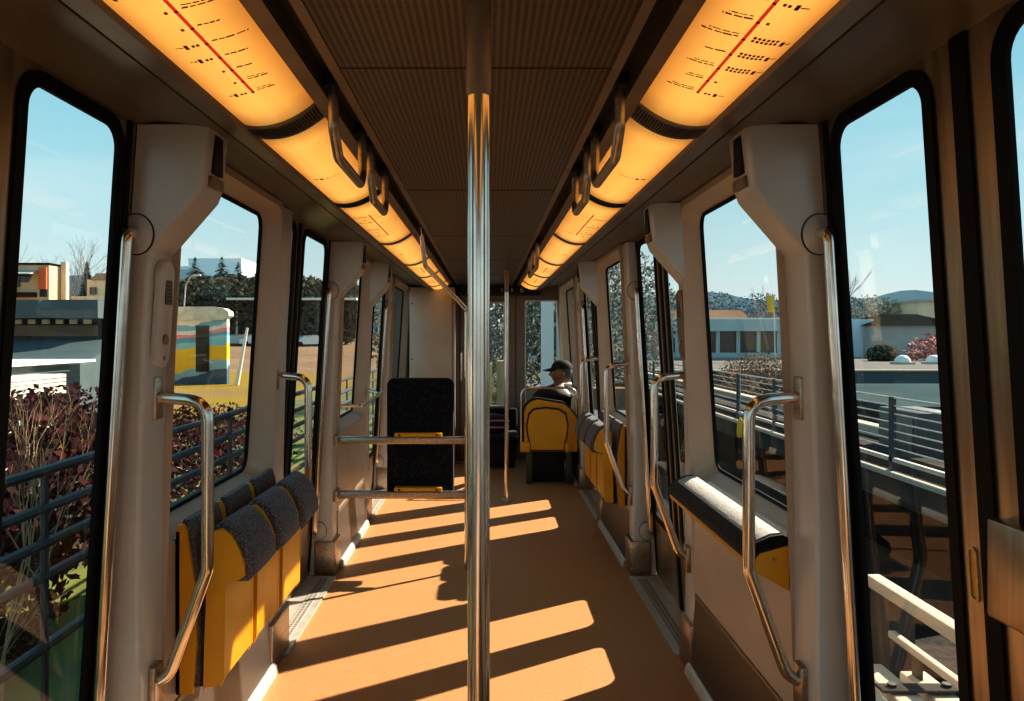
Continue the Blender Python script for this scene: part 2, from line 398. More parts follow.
# doors
def door(idx, s, c):
    d = bpy.data.objects.new('door_%d' % idx, None); COL.objects.link(d); d.location = (s*.95, c, 0); ORG[d] = Vector((s*.95, c, 0))
    struct(d, 'steel double sliding door with tall black-edged panes, %s side' % SIDE[s])
    cs = c if s > 0 or idx == 1 else c - .13          # seam between the leaves
    for e in (-1, 1):
        ya, yb = sorted((cs + e*.018, c + e*(HALF+.06)))
        ga, gb = sorted((c + e*.120, c + e*.478))
        if cs != c: ga, gb = (cs+.10, c+.45) if e > 0 else (c-.52, cs-.10)
        z0, z1, gz0, gz1 = FZ+.012, 2.06, .482, 2.012
        A = rrect(ya, yb, z0, z1, .004); B = rrect(ga-.034, gb+.034, gz0-.036, gz1+.032, .08); Cc = rrect(ga, gb, gz0, gz1, .05)
        P = lambda ring, dx=0: [(s*(xd(z)+dx), y, z) for y, z in ring]
        leaf = MB().rings([P(A, .035), P(A), P(B)]).build('door_leaf', M['steel_v'], d)
        MB().rings([P(B, .012), P(B, -.006), P(Cc, -.004), P(Cc, .006)]).build('gasket', M['rubber'], leaf)
        g = MB(); ring = P(Cc, .003); g.add(ring, [tuple(range(len(ring)))]); g.build('glass_pane', M['glass'], leaf, smooth=False)
        # outer edge seal strip by the pillar
        y2 = c + e*(HALF-.018)
        MB().prism_y([(s*(xd(.13)-.004), .13), (s*(xd(2.05)-.004), 2.05), (s*(xd(2.05)+.01), 2.05), (s*(xd(.13)+.01), .13)], y2-.012, y2+.012).build('edge_seal', M['rubber'], leaf)
    MB().prism_y([(s*(xd(.13)-.006), .112), (s*(xd(2.05)-.006), 2.055), (s*(xd(2.05)+.03), 2.055), (s*(xd(.13)+.03), .112)], cs-.022, cs+.022).build('centre_seal', M['rubber'], d)
    if idx in (1, 4):
        y = c + .052                                     # oval finger pull on the far leaf, lock case on the near leaf
        zc = 1.045
        ringo = [(s*(xd(z)-.004), yy, z) for yy, z in rrect(y-.013, y+.013, zc-.052, zc+.052, .0128)]
        ringi = [(s*(xd(z)-.004), yy, z) for yy, z in rrect(y-.009, y+.009, zc-.047, zc+.047, .0088)]
        ringd = [(s*(xd(z)+.002), yy, z) for yy, z in rrect(y-.009, y+.009, zc-.047, zc+.047, .0088)]
        h = MB().rings([[(s*(abs(p[0])+.006), p[1], p[2]) for p in ringo], ringo, ringi, ringd]).build('finger_pull', M['steel'], d)
        q = MB(); q.add([(s*(xd(z)-.0012), yy, z) for yy, z in rrect(y-.009, y+.009, zc-.047, zc+.047, .0088)], [tuple(range(28))]); q.build('recess', M['brass'], h, smooth=False)
        MB().bevbox(s*(xd(1.09)-.035), s*(xd(1.09)+.02), c-.17, c-.035, 1.0, 1.175, .006).build('lock_case', M['steel_v'], d)
for k, s in enumerate((-1, 1)):
    for i, c in enumerate(DC): door(1 + i + 3*k, s, c)

# pillars
def pillar(n, s, y0, y1, bump, slot_near=True):
    xo = lambda z: xd(z)+.03
    prof = [(.880, FZ), (.884, .40), (.884, .46), (.882, 1.0), (.868, 1.5), (.855, 1.715)]
    if bump: prof += [(.855,1.722), (.728, 1.868), (.716, 1.90), (.700, 2.052)]
    else: prof += [(.842, 2.052)]
    prof += [(xd(2.052)-.003, 2.052), (xd(FZ)-.003, FZ)]
    bm = bmesh.new()
    prof = [(s*x, z) for x, z in prof]
    nn = len(prof)
    va = [bm.verts.new((x, y0, z)) for x, z in prof]; vb = [bm.verts.new((x, y1, z)) for x, z in prof]
    bm.faces.new(va); bm.faces.new(vb[::-1])
    ed = []
    for i in range(nn): bm.faces.new((va[i], va[(i+1) % nn], vb[(i+1) % nn], vb[i]))
    bm.edges.ensure_lookup_table()
    for e in bm.edges:
        ys = {round(v.co.y, 4) for v in e.verts}
        if len(ys) == 1 and all(abs(v.co.x) < .93 for v in e.verts) and abs(e.verts[0].co.z-e.verts[1].co.z) > 1e-3: ed.append(e)
    bmesh.ops.recalc_face_normals(bm, faces=bm.faces)
    bmesh.ops.bevel(bm, geom=ed, offset=.012, segments=3, affect='EDGES', profile=.5)
    m = MB(); m.add([v.co[:] for v in bm.verts], [[v.index for v in f.verts] for f in bm.faces]) if False else None
    bm.verts.index_update()
    m = MB(); m.add([v.co[:] for v in bm.verts], [[v.index for v in f.verts] for f in bm.faces]); bm.free()
    o = struct(m.build('trim_%d' % n, M['pillar']), 'painted pillar between door and window, %s side' % SIDE[s])
    if bump:
        # dark service slot on the inward face of the shoulder
        MB().box(s*.7015, s*.718, y0+.045, y0+.105, 1.935, 2.045).build('slot', M['black'], o, smooth=False)
        MB().bevbox(s*.704, s*.722, y0+.03, y0+.12, 1.897, 1.926, .003).build('latch_plate', M['bronze'], o)
    # foot block
    MB().bevbox(s*.862, s*.985, y0-.012, y1+.012, FZ+.001, .30, .008).build('foot_block', M['steel'], o)
    return o
PIL = {}   # letter -> (y0, y1)
PIL['A'] = (1.93, 2.08); PIL['B'] = (3.07, 3.22); PIL['C'] = (4.33, 4.48); PIL['D'] = (5.47, 5.62); PIL['E'] = (6.73, 6.88); PIL['N'] = (.62, .79)
n = 30
for s in (-1, 1):
    for k, (y0, y1) in PIL.items():
        if s < 0 and k in 'BD': y1 += .09
        b = k in 'AD' or (k == 'B' and s > 0) or (k == 'C' and s < 0)
        pillar(n, s, y0, y1, b); n += 1

# bays: wall with a rounded window opening
wn = 1
def bay(s, y0, y1, glass=True, ga=None, gb=None):
    global wn
    ga = ga if ga is not None else y0+.07; gb = gb if gb is not None else y1-.045
    A = rrect(y0-.01, y1+.01, .44, 2.055, .003)
    B = rrect(ga-.055, gb+.048, .905, 2.030, .06)
    Cc = rrect(ga, gb, .955, 1.995, .06)
    w = MB().rings([[(s*xw(z), y, z) for y, z in A], [(s*xw(z), y, z) for y, z in B], [(s*(xd(z)+.005), y, z) for y, z in Cc]])
    w.rings([[(s*xw(z), y, z) for y, z in A], [(s*(xw(z)+.035), y, z) for y, z in A]])
    o = struct(w.build('wall_%s' % SIDE[s], M['panel'], angle=25), 'window bay wall panel, %s side' % SIDE[s])
    # sill plate
    MB().add([(s*.884, ga-.035, .9085), (s*.884, gb+.035, .9085), (s*.962, gb+.002, .957), (s*.962, ga-.002, .957)], [(0,1,2,3)]).build('sill', M['sill'], o, smooth=False)
    # lower steel panel + grille + skirting
    MB().box(s*.889, s*.93, y0, y1, .43, .890).build('lower_panel', M['steel'], o, smooth=False)
    MB().bevbox(s*.884, s*.91, y0, y1, .412, .435, .004).build('ledge', M['bronze'], o)
    MB().prism_y([(s*.866, FZ+.04), (s*.888, .412), (s*.93, .412), (s*.93, FZ+.04)], y0, y1).build('grille', M['grille'], o, smooth=False)
    struct(MB().prism_y([(s*.842, FZ+.001), (s*.850, FZ+.035), (s*.862, FZ+.045), (s*.93, FZ+.045), (s*.93, FZ+.001)], y0-.005, y1+.005).build('baseboard_%s' % SIDE[s], M['white_met']))
    wd = bpy.data.objects.new('window_%d' % wn, None); COL.objects.link(wd); wd.location = (s*.95, (ga+gb)/2, .95); ORG[wd] = Vector(wd.location)
    struct(wd, 'fixed rounded window with black gasket, %s side' % SIDE[s]); wn += 1
    C2 = rrect(ga+.012, gb-.012, .967, 1.983, .05)
    MB().rings([[(s*(xd(z)+.012), y, z) for y, z in Cc], [(s*(xd(z)-.004), y, z) for y, z in Cc], [(s*(xd(z)-.002), y, z) for y, z in C2], [(s*(xd(z)+.005), y, z) for y, z in C2]]).build('gasket', M['rubber'], wd)
    ring = [(s*(xd(z)+.003), y, z) for y, z in C2]
    MB().add(ring, [tuple(range(len(ring)))]).build('glass_pane', M['glass'], wd, smooth=False)
for s in (-1, 1):
    bay(s, YB, .62, ga=-1.2, gb=.45)
    bay(s, 2.08, 3.07)
    bay(s, 4.48, 5.47)
    bay(s, 6.88, YE-.0, gb=YE-.2)

# end walls
m = MB()
m.box(-1.06, -.80, YB-.05, YB, 0, 2.15).box(.80, 1.06, YB-.05, YB, 0, 2.15).box(-.80, .80, YB-.05, YB, 0, .85).box(-.80, .80, YB-.05, YB, 2.0, 2.15)  # opening added behind the camera to let in fill daylight
struct(m.build('wall_back', M['panel'], smooth=False), 'rear end wall with a wide opening added for fill daylight')
wd = struct(MB().rings([[(x, YB+.003, z) for x, z in q] for q in ([(-.82,.83),(.82,.83),(.82,2.02),(-.82,2.02)], [(-.78,.87),(.78,.87),(.78,1.98),(-.78,1.98)])]).build('window_22', M['rubber'], smooth=False), 'added rear opening for fill daylight, glazed with black gasket')
MB().quad((-.80, YB-.03, .85), (.80, YB-.03, .85), (.80, YB-.03, 2.0), (-.80, YB-.03, 2.0)).build('glass_pane', M['glass'], wd, smooth=False)
def end_piece(m, x0, x1, z0, z1, x0t=None, x1t=None):
    x0t = x0 if x0t is None else x0t; x1t = x1 if x1t is None else x1t
    m.prism_y([(x0, z0), (x1, z0), (x1t, z1), (x0t, z1)], YE, YE+.06)
m = MB()
gx0, gx1, hz0, hz1 = -.17, .225, .70, 1.885
end_piece(m, -1.06, gx0, 0, 2.15); end_piece(m, gx1, .45, 0, 2.15); end_piece(m, gx0, gx1, 0, hz0); end_piece(m, gx0, gx1, hz1, 2.15)
end_piece(m, .45, 1.06, 0, .66); end_piece(m, .45, 1.06, 1.905, 2.15); end_piece(m, .905, 1.06, .66, 1.905, .825, 1.06)
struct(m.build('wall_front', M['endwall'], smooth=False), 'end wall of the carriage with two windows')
struct(MB().box(-.30, .30, YE-.02, YE-.001, FZ, FZ+.02).box(.345, .352, YE-.006, YE-.001, FZ, 2.05).box(.22, .34, YE-.004, YE-.001, .93, .935).box(-.285, -.275, YE-.006, YE-.001, 0, 2.05).build('trim_60', M['black'], smooth=False), 'black seams of the end door')
for nm, (xa, xb, xt, z0, z1) in (('window_20', (gx0, gx1, gx1, hz0, hz1)), ('window_21', (.45, .905, .825, .66, 1.905))):
    w = MB()
    o4 = [(xa, z0), (xb, z0), (xt, z1), (xa, z1)]; i4 = [(xa+.015, z0+.015), (xb-.015, z0+.015), (xt-.015, z1-.015), (xa+.015, z1-.015)]
    w.rings([[(x, YE+.03, z) for x, z in o4], [(x, YE-.006, z) for x, z in o4], [(x, YE-.006, z) for x, z in i4], [(x, YE+.03, z) for x, z in i4]])
    wd = struct(w.build(nm, M['white_met'], smooth=False), 'end window with thin pale frame')
    MB().add([(x, YE+.02, z) for x, z in o4], [(0,1,2,3)]).build('glass_pane', M['glass'], wd, smooth=False)
# header over the end wall with three small pale marks
hd = MB().bevbox(-.62, .62, YE-.10, YE-.002, 1.955, 2.06, .01).build('trim_61', M['black'])
struct(hd, 'dark header box above the end windows')
yy = YE-.104
def arc(cx, cz, r, a0, a1, w=.007):
    q = MB(); k = 12
    P = []
    for rr in (r-w, r):
        P.append([(cx+rr*math.cos(math.radians(a0+(a1-a0)*i/k)), yy, cz+rr*math.sin(math.radians(a0+(a1-a0)*i/k))) for i in range(k+1)])
    return q.rings(P, close=False)
arc(.20, 2.015, .018, 100, 280).build('pale_mark', M['whitepaint'], hd, smooth=False)
MB().box(.298, .306, yy-.001, yy, 1.995, 2.035).build('pale_mark', M['whitepaint'], hd, smooth=False)
a = arc(.415, 2.010, .020, 60, 380); a.box(.405, .412, yy-.001, yy, 2.015, 2.045); a.build('pale_mark', M['whitepaint'], hd, smooth=False)

# ------------------------------------------------------------------ light strips
def arcpt(s, t, y, d=0):
    xi, zi, xo, zo = .387, 2.058, .556, 2.004
    x = xi + (xo-xi)*t; z = zi + (zo-zi)*t - .088*t*(1-t)
    return (s*(x - d*.25), y, z - d)
segs = [(-.7, .62), (.70, 1.765), (1.875, 2.80), (2.875, 4.00), (4.055, 5.19), (5.245, 6.30), (6.355, 7.45), (7.50, 8.0)]
segdesc = ['behind the camera end', 'nearest, with red route line', 'second, mostly plain with one square mark', 'third, with a short red line', 'fourth along the row', 'fifth along the row', 'sixth along the row', 'shortest one at the far end']
def stroke(m, s, t0, y0, t1, y1, w, d=.0022, k=6):
    """thin strip laid on the diffuser from (t0,y0) to (t1,y1)"""
    A = []; B = []
    dy = y1-y0; dx = (t1-t0)*.18; ln = math.hypot(dx, dy) or 1
    ny, nt_ = dx/ln*w/2, -dy/ln*w/2/.18
    for i in range(k+1):
        f = i/k; t = t0+(t1-t0)*f; y = y0+dy*f
        A.append(arcpt(s, min(1, max(0, t+nt_)), y+ny, d)); B.append(arcpt(s, min(1, max(0, t-nt_)), y-ny, d))
    m.rings([A, B], close=False)
def words(m, s, t0, y0, t1, y1, w, rnd):
    """a row of small uneven letter-sized strokes: lettering too small to read"""
    f = 0
    ln = math.hypot((t1-t0)*.18, y1-y0)
    while f < 1:
        g = rnd.uniform(.006, .020)/ln
        a, b = f, min(1, f+g)
        stroke(m, s, t0+(t1-t0)*a, y0+(y1-y0)*a, t0+(t1-t0)*b, y0+(y1-y0)*b, w*rnd.uniform(.7, 1.15), k=1)
        f = b + rnd.uniform(.0015, .004)/ln
def route_map(s, parent, ya, yb, tl, n, sc=1.0, seed=1):
    rnd = random.Random(seed)
    r = MB(); stroke(r, s, tl, ya, tl, yb, .0062*sc, k=2)
    rl = r.build('route_line', M['red'], parent, smooth=False)
    txt = MB(); box = MB(); tint = MB(); st = MB()
    for i in range(n):
        y = yb - .006 - (yb-ya)*(i/(n-.4))
        stroke(st, s, tl-.018, y, tl+.018, y, .006*sc, .0028, 1)
        q = rnd.uniform(.14, .33)
        words(txt, s, tl-.06, y-.004, tl-.06-q, y-.004+.10*q*(1 if s > 0 else .9), .0042*sc, rnd)
        if rnd.random() < .55: words(txt, s, tl-.07, y-.013, tl-.07-q*.8, y-.013+.1*q*.8, .003*sc, rnd)
        k = rnd.choice((1, 2, 2, 4, 6))
        for j in range(k):
            t = tl+.07+j*.045
            if t > .93: break
            for h in range(2 if k > 3 else 1):
                b = tint if (j+h) % 2 == 0 else box
                stroke(b, s, t, y-.012*h-.004, t+.030, y-.012*h-.004, .009*sc, k=1)
        if k > 1:
            t = min(.9, tl+.09+k*.045); stroke(box, s, t, y-.004, t+.040, y-.004, .018*sc, k=1)
            words(txt, s, t+.05, y-.004, min(.95, t+.13), y-.004, .004*sc, rnd)
    st.build('station_mark', M['ink'], parent, smooth=False)['kind'] = 'stuff'
    txt.build('lettering', M['ink'], parent, smooth=False)['kind'] = 'stuff'
    box.build('line_symbol', M['ink'], parent, smooth=False)['kind'] = 'stuff'
    tint.build('bus_symbol', M['ink2'], parent, smooth=False)['kind'] = 'stuff'
for s in (-1, 1):
    for i, (ya, yb) in enumerate(segs):
        t = empty('ceiling_light', (s*.47, (ya+yb)/2, 2.0), 'amber light panel, %s ceiling strip, %s' % (SIDE[s], segdesc[i]), 'light', 'amber light panels, %s strip' % SIDE[s])
        d = MB().rings([[arcpt(s, k/12, y) for k in range(13)] for y in [ya+(yb-ya)*j/6 for j in range(7)]], close=False).build('diffuser', M['light'], t)
        rr = random.Random(i*2+s)
        if i == 1: route_map(s, t, .55 if s > 0 else .62, 1.55, .46, 15, 1.0, 5+s)
        if i == 3: route_map(s, t, 3.10, 3.72, .5, 9, 1.0, 9+s)
        if i == 5 or i == 6: route_map(s, t, ya+.25, yb-.4, .5, 6, 1.2, 13+s+i)
        if i == 2:
            q = MB(); words(q, s, .35, 2.36, .62, 2.36, .004, rr); words(q, s, .76, 2.36, .85, 2.36, .010, rr); q.build('lettering', M['ink'], t, smooth=False)['kind'] = 'stuff'
            q = MB(); stroke(q, s, .66, 2.36, .72, 2.36, .018, k=1); q.build('square_mark', M['ink'], t, smooth=False)
        if i == 4:
            q = MB(); words(q, s, .3, 4.55, .58, 4.55, .006, rr); q.build('lettering', M['ink'], t, smooth=False)['kind'] = 'stuff'
            for tt in (.62, .70):
                q = MB(); stroke(q, s, tt, 4.55, tt+.055, 4.55, .03, k=1); q.build('square_mark', M['ink'], t, smooth=False)
    for i in range(len(segs)-1):
        ya, yb = segs[i][1], segs[i+1][0]
        t = empty('ceiling_vent', (s*.47, (ya+yb)/2, 2.0), 'dark curved strip between amber panels, %s side, %s' % (SIDE[s], ['behind the viewer', 'widest and nearest', 'second from the viewer', 'third from the viewer', 'fourth from the viewer', 'fifth from the viewer', 'farthest'][i]), 'vent', 'dark strips between light panels, %s' % SIDE[s])
        MB().rings([[arcpt(s, k/12, y, dd) for k in range(13)] for y, dd in ((ya, -.004), (ya, .003), (ya+.008, .004), (yb-.008, .004), (yb, .003), (yb, -.004))], close=False).build('band', M['black'] if i > 1 else M['cove'], t)
        if i <= 2:
            q = MB(); nr = 26
            for k in range(nr):
                a, b = (k+.25)/nr, (k+.75)/nr
                q.rings([[arcpt(s, a, y, dd), arcpt(s, (a+b)/2, y, dd+.002), arcpt(s, b, y, dd)] for y, dd in ((ya+.014, .004), (ya+.020, .007), (yb-.020, .007), (yb-.014, .004))], close=False)
            q.build('rib', M['black'], t)['kind'] = 'stuff'

# ------------------------------------------------------------------ poles and handles
def pole_thing(label, x, y, group, zt=2.062, r=.0172):
    t = empty('grab_pole', (x, y, FZ), label, 'pole', group)
    MB().tube([(x, y, FZ+.012), (x, y, zt)], r, 24).build('pole', M['pole'], t)
    MB().tube([(x, y, FZ+.0005), (x, y, FZ+.018), (x, y, FZ+.024)], [.042, .040, r+.002], 24).build('floor_flange', M['steel'], t)
    MB().tube([(x, y, zt-.19), (x, y, zt-.18), (x, y, zt-.002)], [r+.0004, r+.002, r+.003], 24).build('ceiling_collar', M['bronze'], t)
    return t
pole_thing('thick polished steel pole in the middle of the aisle, closest to the viewer', .011, 1.15, None)
pole_thing('thin steel pole far down the aisle, near the yellow seat', .19, 6.28, None)

def door_pole(s, y, label):
    """full height grab pole bent into the near face of the far door pillar"""
    t = empty('grab_pole', (s*.95, y, 0), label, 'pole', 'door grab poles, %s side' % SIDE[s])
    yf = y+.058
    xa, xb = .890, .972
    MB().tube([(s*xa, yf+.004, 1.765), (s*xa, y, 1.765), (s*xb, y, .36), (s*xb, yf+.004, .36)], .0165, 16, bend=.035).build('pole', M['pole'], t)
    for x, z in ((xa, 1.765), (xb-.012, .36)):
        k = 28
        cir = lambda r, dy: [(s*x + r*.86*math.cos(2*PI*i/k), yf+dy, z + r*math.sin(2*PI*i/k)) for i in range(k)]
        e = MB().rings([cir(.055, .001), cir(.055, -.003), cir(.052, -.005), cir(.052, .001)]).build('escutcheon_ring', M['black'], t)
        MB().rings([cir(.052, .001), cir(.052, -.006), cir(.047, -.009)], cap=True).build('escutcheon', M['pillar'], t)
for s in (-1, 1):
    for key, w in (('A', 'beside the near door'), ('C', 'beside the middle door'), ('E', 'beside the farthest door')):
        door_pole(s, PIL[key][0]-.058, 'tall steel grab pole fixed to the %s pillar %s' % (SIDE[s], w))

def bent_handle(s, y, label, dx=.0, zt=1.335, flip=1):
    t = empty('bent_grab_bar', (s*.86, y, .55), label, 'handle', 'bent grab handles at the window pillars')
    x0 = .876; x1 = .735+dx
    MB().tube([(s*(x0+.0), y, zt), (s*x1, y, zt-.012), (s*x1, y, .865), (s*(x1+.105), y, .575), (s*.90, y, .555)], .0165, 16, bend=.062).build('tube', M['pole'], t)
    MB().bevbox(s*(x0-.012), s*(x0+.018), y-.024, y+.024, zt-.062, zt+.055, .005).build('wall_plate', M['steel'], t)
    MB().bevbox(s*.865, s*.892, y-.03, y+.03, .50, .61, .006).build('clamp', M['steel'], t)
bent_handle(-1, 2.01, 'bent steel grab handle in front of the near yellow fold-up seats, left side')
bent_handle(-1, 3.145, 'bent steel grab handle behind the row of yellow seats on the left')
bent_handle(1, 2.01, 'bent steel grab handle at the near end of the right padded ledge')
bent_handle(1, 3.145, 'bent steel grab handle at the far end of the right padded ledge')
bent_handle(1, 4.405, 'bent steel grab handle in front of the far yellow fold-up seats, right side')
bent_handle(1, 5.545, 'bent steel grab handle behind the far yellow fold-up seats, right side')

def ceiling_loop(s, ya, yb, label):
    x = s*.333
    t = empty('ceiling_grab_loop', (x, (ya+yb)/2, 1.93), label, 'handle', 'grab loops hanging from the ceiling slots')
    MB().tube([(x, ya, 2.108), (x, ya, 1.985), (x, ya+.06, 1.928), (x, yb-.03, 1.928), (x, yb, 1.965), (x, yb, 2.108)], .0125, 14, bend=.03).build('loop', M['steel'], t)
    for y in (ya, yb): MB().bevbox(x-.02, x+.02, y-.022, y+.022, 2.075, 2.107, .004).build('mount', M['black'], t)
for s in (-1, 1):
    for (a, b), w in zip(((1.72, 2.12), (2.27, 2.60), (4.55, 4.90), (5.05, 5.38)), ('nearest the viewer', 'second from the viewer', 'third along the aisle', 'farthest along the aisle')):
        if s < 0 and a > 4: continue
        ceiling_loop(s, a, b, 'dark steel grab loop under the %s ceiling slot, %s' % (SIDE[s], w))

# intercom panels
def intercom(s, o):
    pass
t = empty('intercom_panel', (-.865, 2.0, 1.42), 'slim oblong intercom panel with a speaker grille on the near left pillar', 'intercom')
ring = rrect(1.962, 2.042, 1.415, 1.705, .038)
f = lambda z: -( .868 - .06*(z-1.5))
MB().rings([[(f(z)+.002, y, z) for y, z in ring], [(f(z)+.018, y, z) for y, z in ring], [(f(z)+.022, 2.002+(y-2.002)*.9, 1.56+(z-1.56)*.97) for y, z in ring]], cap=True).build('panel', M['pillar'], t)
MB().box(f(1.62)+.0215, f(1.62)+.024, 1.985, 2.025, 1.585, 1.665).build('speaker_grille', M['grille'], t, smooth=False)
MB().disc((f(1.49)+.024, 2.0, 1.49), .014, 'x').build('call_button', M['bronze'], t)
MB().disc((f(1.44)+.024, 2.0, 1.44), .006, 'x').build('screw', M['steel'], t)
t = empty('intercom_panel', (.86, 3.14, 1.40), 'slim oblong intercom panel on the right pillar before the middle door', 'intercom')
ring = rrect(3.095, 3.185, 1.40, 1.695, .042)
f = lambda z: .868 - .06*(z-1.5)
MB().rings([[(f(z)-.002, y, z) for y, z in ring], [(f(z)-.020, y, z) for y, z in ring], [(f(z)-.024, 3.14+(y-3.14)*.88, 1.548+(z-1.548)*.96) for y, z in ring]], cap=True).build('panel', M['bronze'], t)
MB().disc((f(1.47)-.026, 3.14, 1.47), .013, 'x').build('call_button', M['steel'], t)
MB().box(f(1.62)-.026, f(1.62)-.0235, 3.12, 3.16, 1.58, 1.65).build('speaker_grille', M['grille'], t, smooth=False)

# ------------------------------------------------------------------ fold-up seats
def fold_seat(s, y0, w, label, group):
    t = empty('folding_seat', (s*.85, y0+w/2, .45), label, 'seat', group)
    g = .021
    ya, yb = y0+g, y0+w-g
    S = lambda pts: [(s*x, z) for x, z in pts]
    # back shell: tapered yellow body with fabric front
    back = [(.882,.455), (.882,.93), (.876,.948), (.862,.950), (.852,.93), (.828,.775), (.822,.60), (.835,.455)]
    bs = MB().prism_y(S([(.882,.455),(.882,.93),(.872,.93),(.872,.455)]), ya, yb).build('back_shell', M['yellow'], t)
    for a, b in ((ya, ya+.014), (yb-.014, yb)): MB().prism_y(S(back), a, b).build('back_cheek', M['yellow'], t)
    bc = [(.873,.47), (.873,.94), (.866,.962), (.850,.960), (.838,.925), (.820,.775), (.815,.60), (.826,.47)]
    MB().prism_y(S(bc), ya+.015, yb-.015).build('back_cushion', M['fabric'], t)
    # folded seat pan: yellow side cheeks and front panel, rounded fabric roll on top
    pan = [(.803,.475), (.800,.60), (.788,.90), (.772,.930), (.748,.938), (.722,.918), (.700,.880), (.684,.835), (.682,.80), (.700,.788), (.738,.780), (.742,.50), (.752,.478)]
    for a, b in ((ya, ya+.013), (yb-.013, yb)): MB().prism_y(S(pan), a, b).build('side_cheek', M['yellow'], t)
    MB().prism_y(S([(.760,.478), (.743,.50), (.739,.785), (.760,.785)]), ya+.013, yb-.013).build('seat_shell', M['yellow'], t)
    roll = []
    ctr = [(.784,.90), (.776,.940), (.750,.956), (.714,.938), (.682,.896), (.662,.845), (.658,.80), (.676,.778), (.735,.776)]
    roll = ctr + [(.762,.779), (.775,.80)]
    ym = (ya+yb)/2
    P = lambda k, y: [(s*(.735+(x-.735)*k), y, .85+(z-.85)*k) for x, z in roll]
    MB().rings([P(.93, ya+.0135), P(.985, ya+.022), P(1.0, ya+.045), P(1.012, ym), P(1.0, yb-.045), P(.985, yb-.022), P(.93, yb-.0135)], cap=True).build('seat_cushion', M['fabric'], t, angle=60)
    MB().tube([(s*.757, ya+.014, .9475), (s*.757, yb-.014, .9475)], .0025, 6).build('seam', M['black'], t)
    MB().box(s*.80, s*.83, ya+.04, yb-.04, .46, .53).build('hinge', M['black'], t, smooth=False)
for i in range(3):
    fold_seat(-1, 2.135+i*.305, .305, '%s yellow folding seat with grey rolled cushion in the left row' % ['nearest', 'middle', 'farthest'][i], 'yellow folding seats, left row')
for i in range(3):
    fold_seat(1, 4.53+i*.305, .305, '%s yellow folding seat in the right row past the middle door' % ['nearest', 'middle', 'farthest'][i], 'yellow folding seats, right row')

# right padded leaning ledge
t = empty('padded_ledge', (.83, 2.6, .77), 'long padded leaning ledge, painted sunlit top and yellow body, under the near right window', 'bench')
y0, y1 = 2.10, 3.03
body = [(.881,.775), (.881,.905), (.80,.882), (.772,.850), (.774,.838), (.80,.822)]
MB().prism_y(body, y0, y1).build('body', M['yellow'], t)
cu = [(.880,.904), (.880,.925), (.865,.934), (.83,.930), (.79,.912), (.766,.885), (.764,.862), (.773,.853), (.80,.885)]
MB().prism_y(cu, y0+.004, y1-.004).build('cushion', M['darkfab'], t, angle=60)
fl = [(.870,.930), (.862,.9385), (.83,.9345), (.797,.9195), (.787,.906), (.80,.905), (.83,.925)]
MB().prism_y(fl, y0+.016, y1-.05).build('sunlit_top', M['sunlit_fab'], t, angle=60)  # pale overlay paints the sunlit part of the cushion top
MB().disc((.84, y0-.002, .865), .006, 'y', .004).build('screw', M['steel'], t)

# ------------------------------------------------------------------ partition with the dark seat
t = empty('seat_partition', (-.5, 4.43, FZ), 'steel partition of two horizontal bars and a slim post behind the middle left door', 'partition')
xp = -.098
MB().tube([(xp, 4.43, FZ+.004), (xp, 4.43, 1.66), (-.325, 4.18, 1.895), (-.345, 4.13, 2.108)], .0135, 14, bend=.05).build('post', M['pole'], t)
for z in (.878, .553):
    b = MB().bevbox(-.875, xp-.005, 4.405, 4.455, z-.024, z+.020, .010, 3).build('bar', M['steel'], t)
    MB().bevbox(-.53, -.245, 4.41, 4.47, z+.020, z+.042, .004).build('yellow_bracket', M['yellow'], t)
    for x in (-.50, -.275): MB().disc((x, 4.408, z+.031), .006, 'y', .004).build('bolt', M['black'], t)
MB().bevbox(-.885, -.86, 4.37, 4.47, .85, .91, .006).build('end_plate', M['steel'], t)
MB().bevbox(-.885, -.86, 4.37, 4.47, .52, .585, .006).build('end_plate', M['steel'], t)

t = empty('upholstered_panel', (-.39, 4.52, .50), 'tall upholstered seat panel in black patterned fabric fixed behind the two steel bars', 'seat')
ring = rrect(-.583, -.177, .515, 1.245, .045)
P = lambda k, y: [(-.39+(x+.39)*k, y, .87+(z-.87)*k) for x, z in ring]
MB().rings([P(.95, 4.473), P(.985, 4.477), P(1, 4.49), P(1, 4.53), P(.985, 4.545), P(.95, 4.55)], cap=True).build('backrest', M['darkfab'], t, angle=60)
MB().bevbox(-.575, -.185, 4.552, 4.562, .53, 1.23, .004).build('back_board', M['black'], t)

# leaning rail along the left window past the partition
t = empty('leaning_rail', (-.8, 5.0, 1.07), 'thin steel rail bent in front of the left window behind the partition', 'rail')
MB().tube([(-.885, 4.50, 1.075), (-.745, 4.53, 1.075), (-.755, 5.45, 1.075), (-.875, 5.50, 1.10)], .011, 12, bend=.06).build('rail', M['pole'], t)
MB().bevbox(-.892, -.868, 5.47, 5.53, 1.05, 1.14, .004).build('wall_plate', M['steel'], t)

# cabinet at the far left end
t = empty('equipment_cabinet', (-.57, 8.2, FZ), 'tall warm grey equipment cabinet filling the far left corner', 'cabinet')
MB().bevbox(-.815, -.325, 8.0, 8.34, FZ+.002, 2.03, .012).build('body', M['panel'], t)
d = MB().bevbox(-.80, -.345, 7.992, 8.002, .16, 2.0, .004).build('door', M['panel'], t)
for z in (.5, 1.25, 1.85): MB().disc((-.785, 7.991, z), .008, 'y', .004).build('lock', M['black'], d)
MB().box(-.352, -.347, 7.990, 7.994, .16, 2.0).build('seam', M['black'], d, smooth=False)
MB().tube([(-.262, 8.30, 1.0), (-.262, 8.25, 1.0), (-.262, 8.25, 1.32), (-.262, 8.30, 1.32)], .010, 10, bend=.02).build('grab_bar', M['pole'], t)

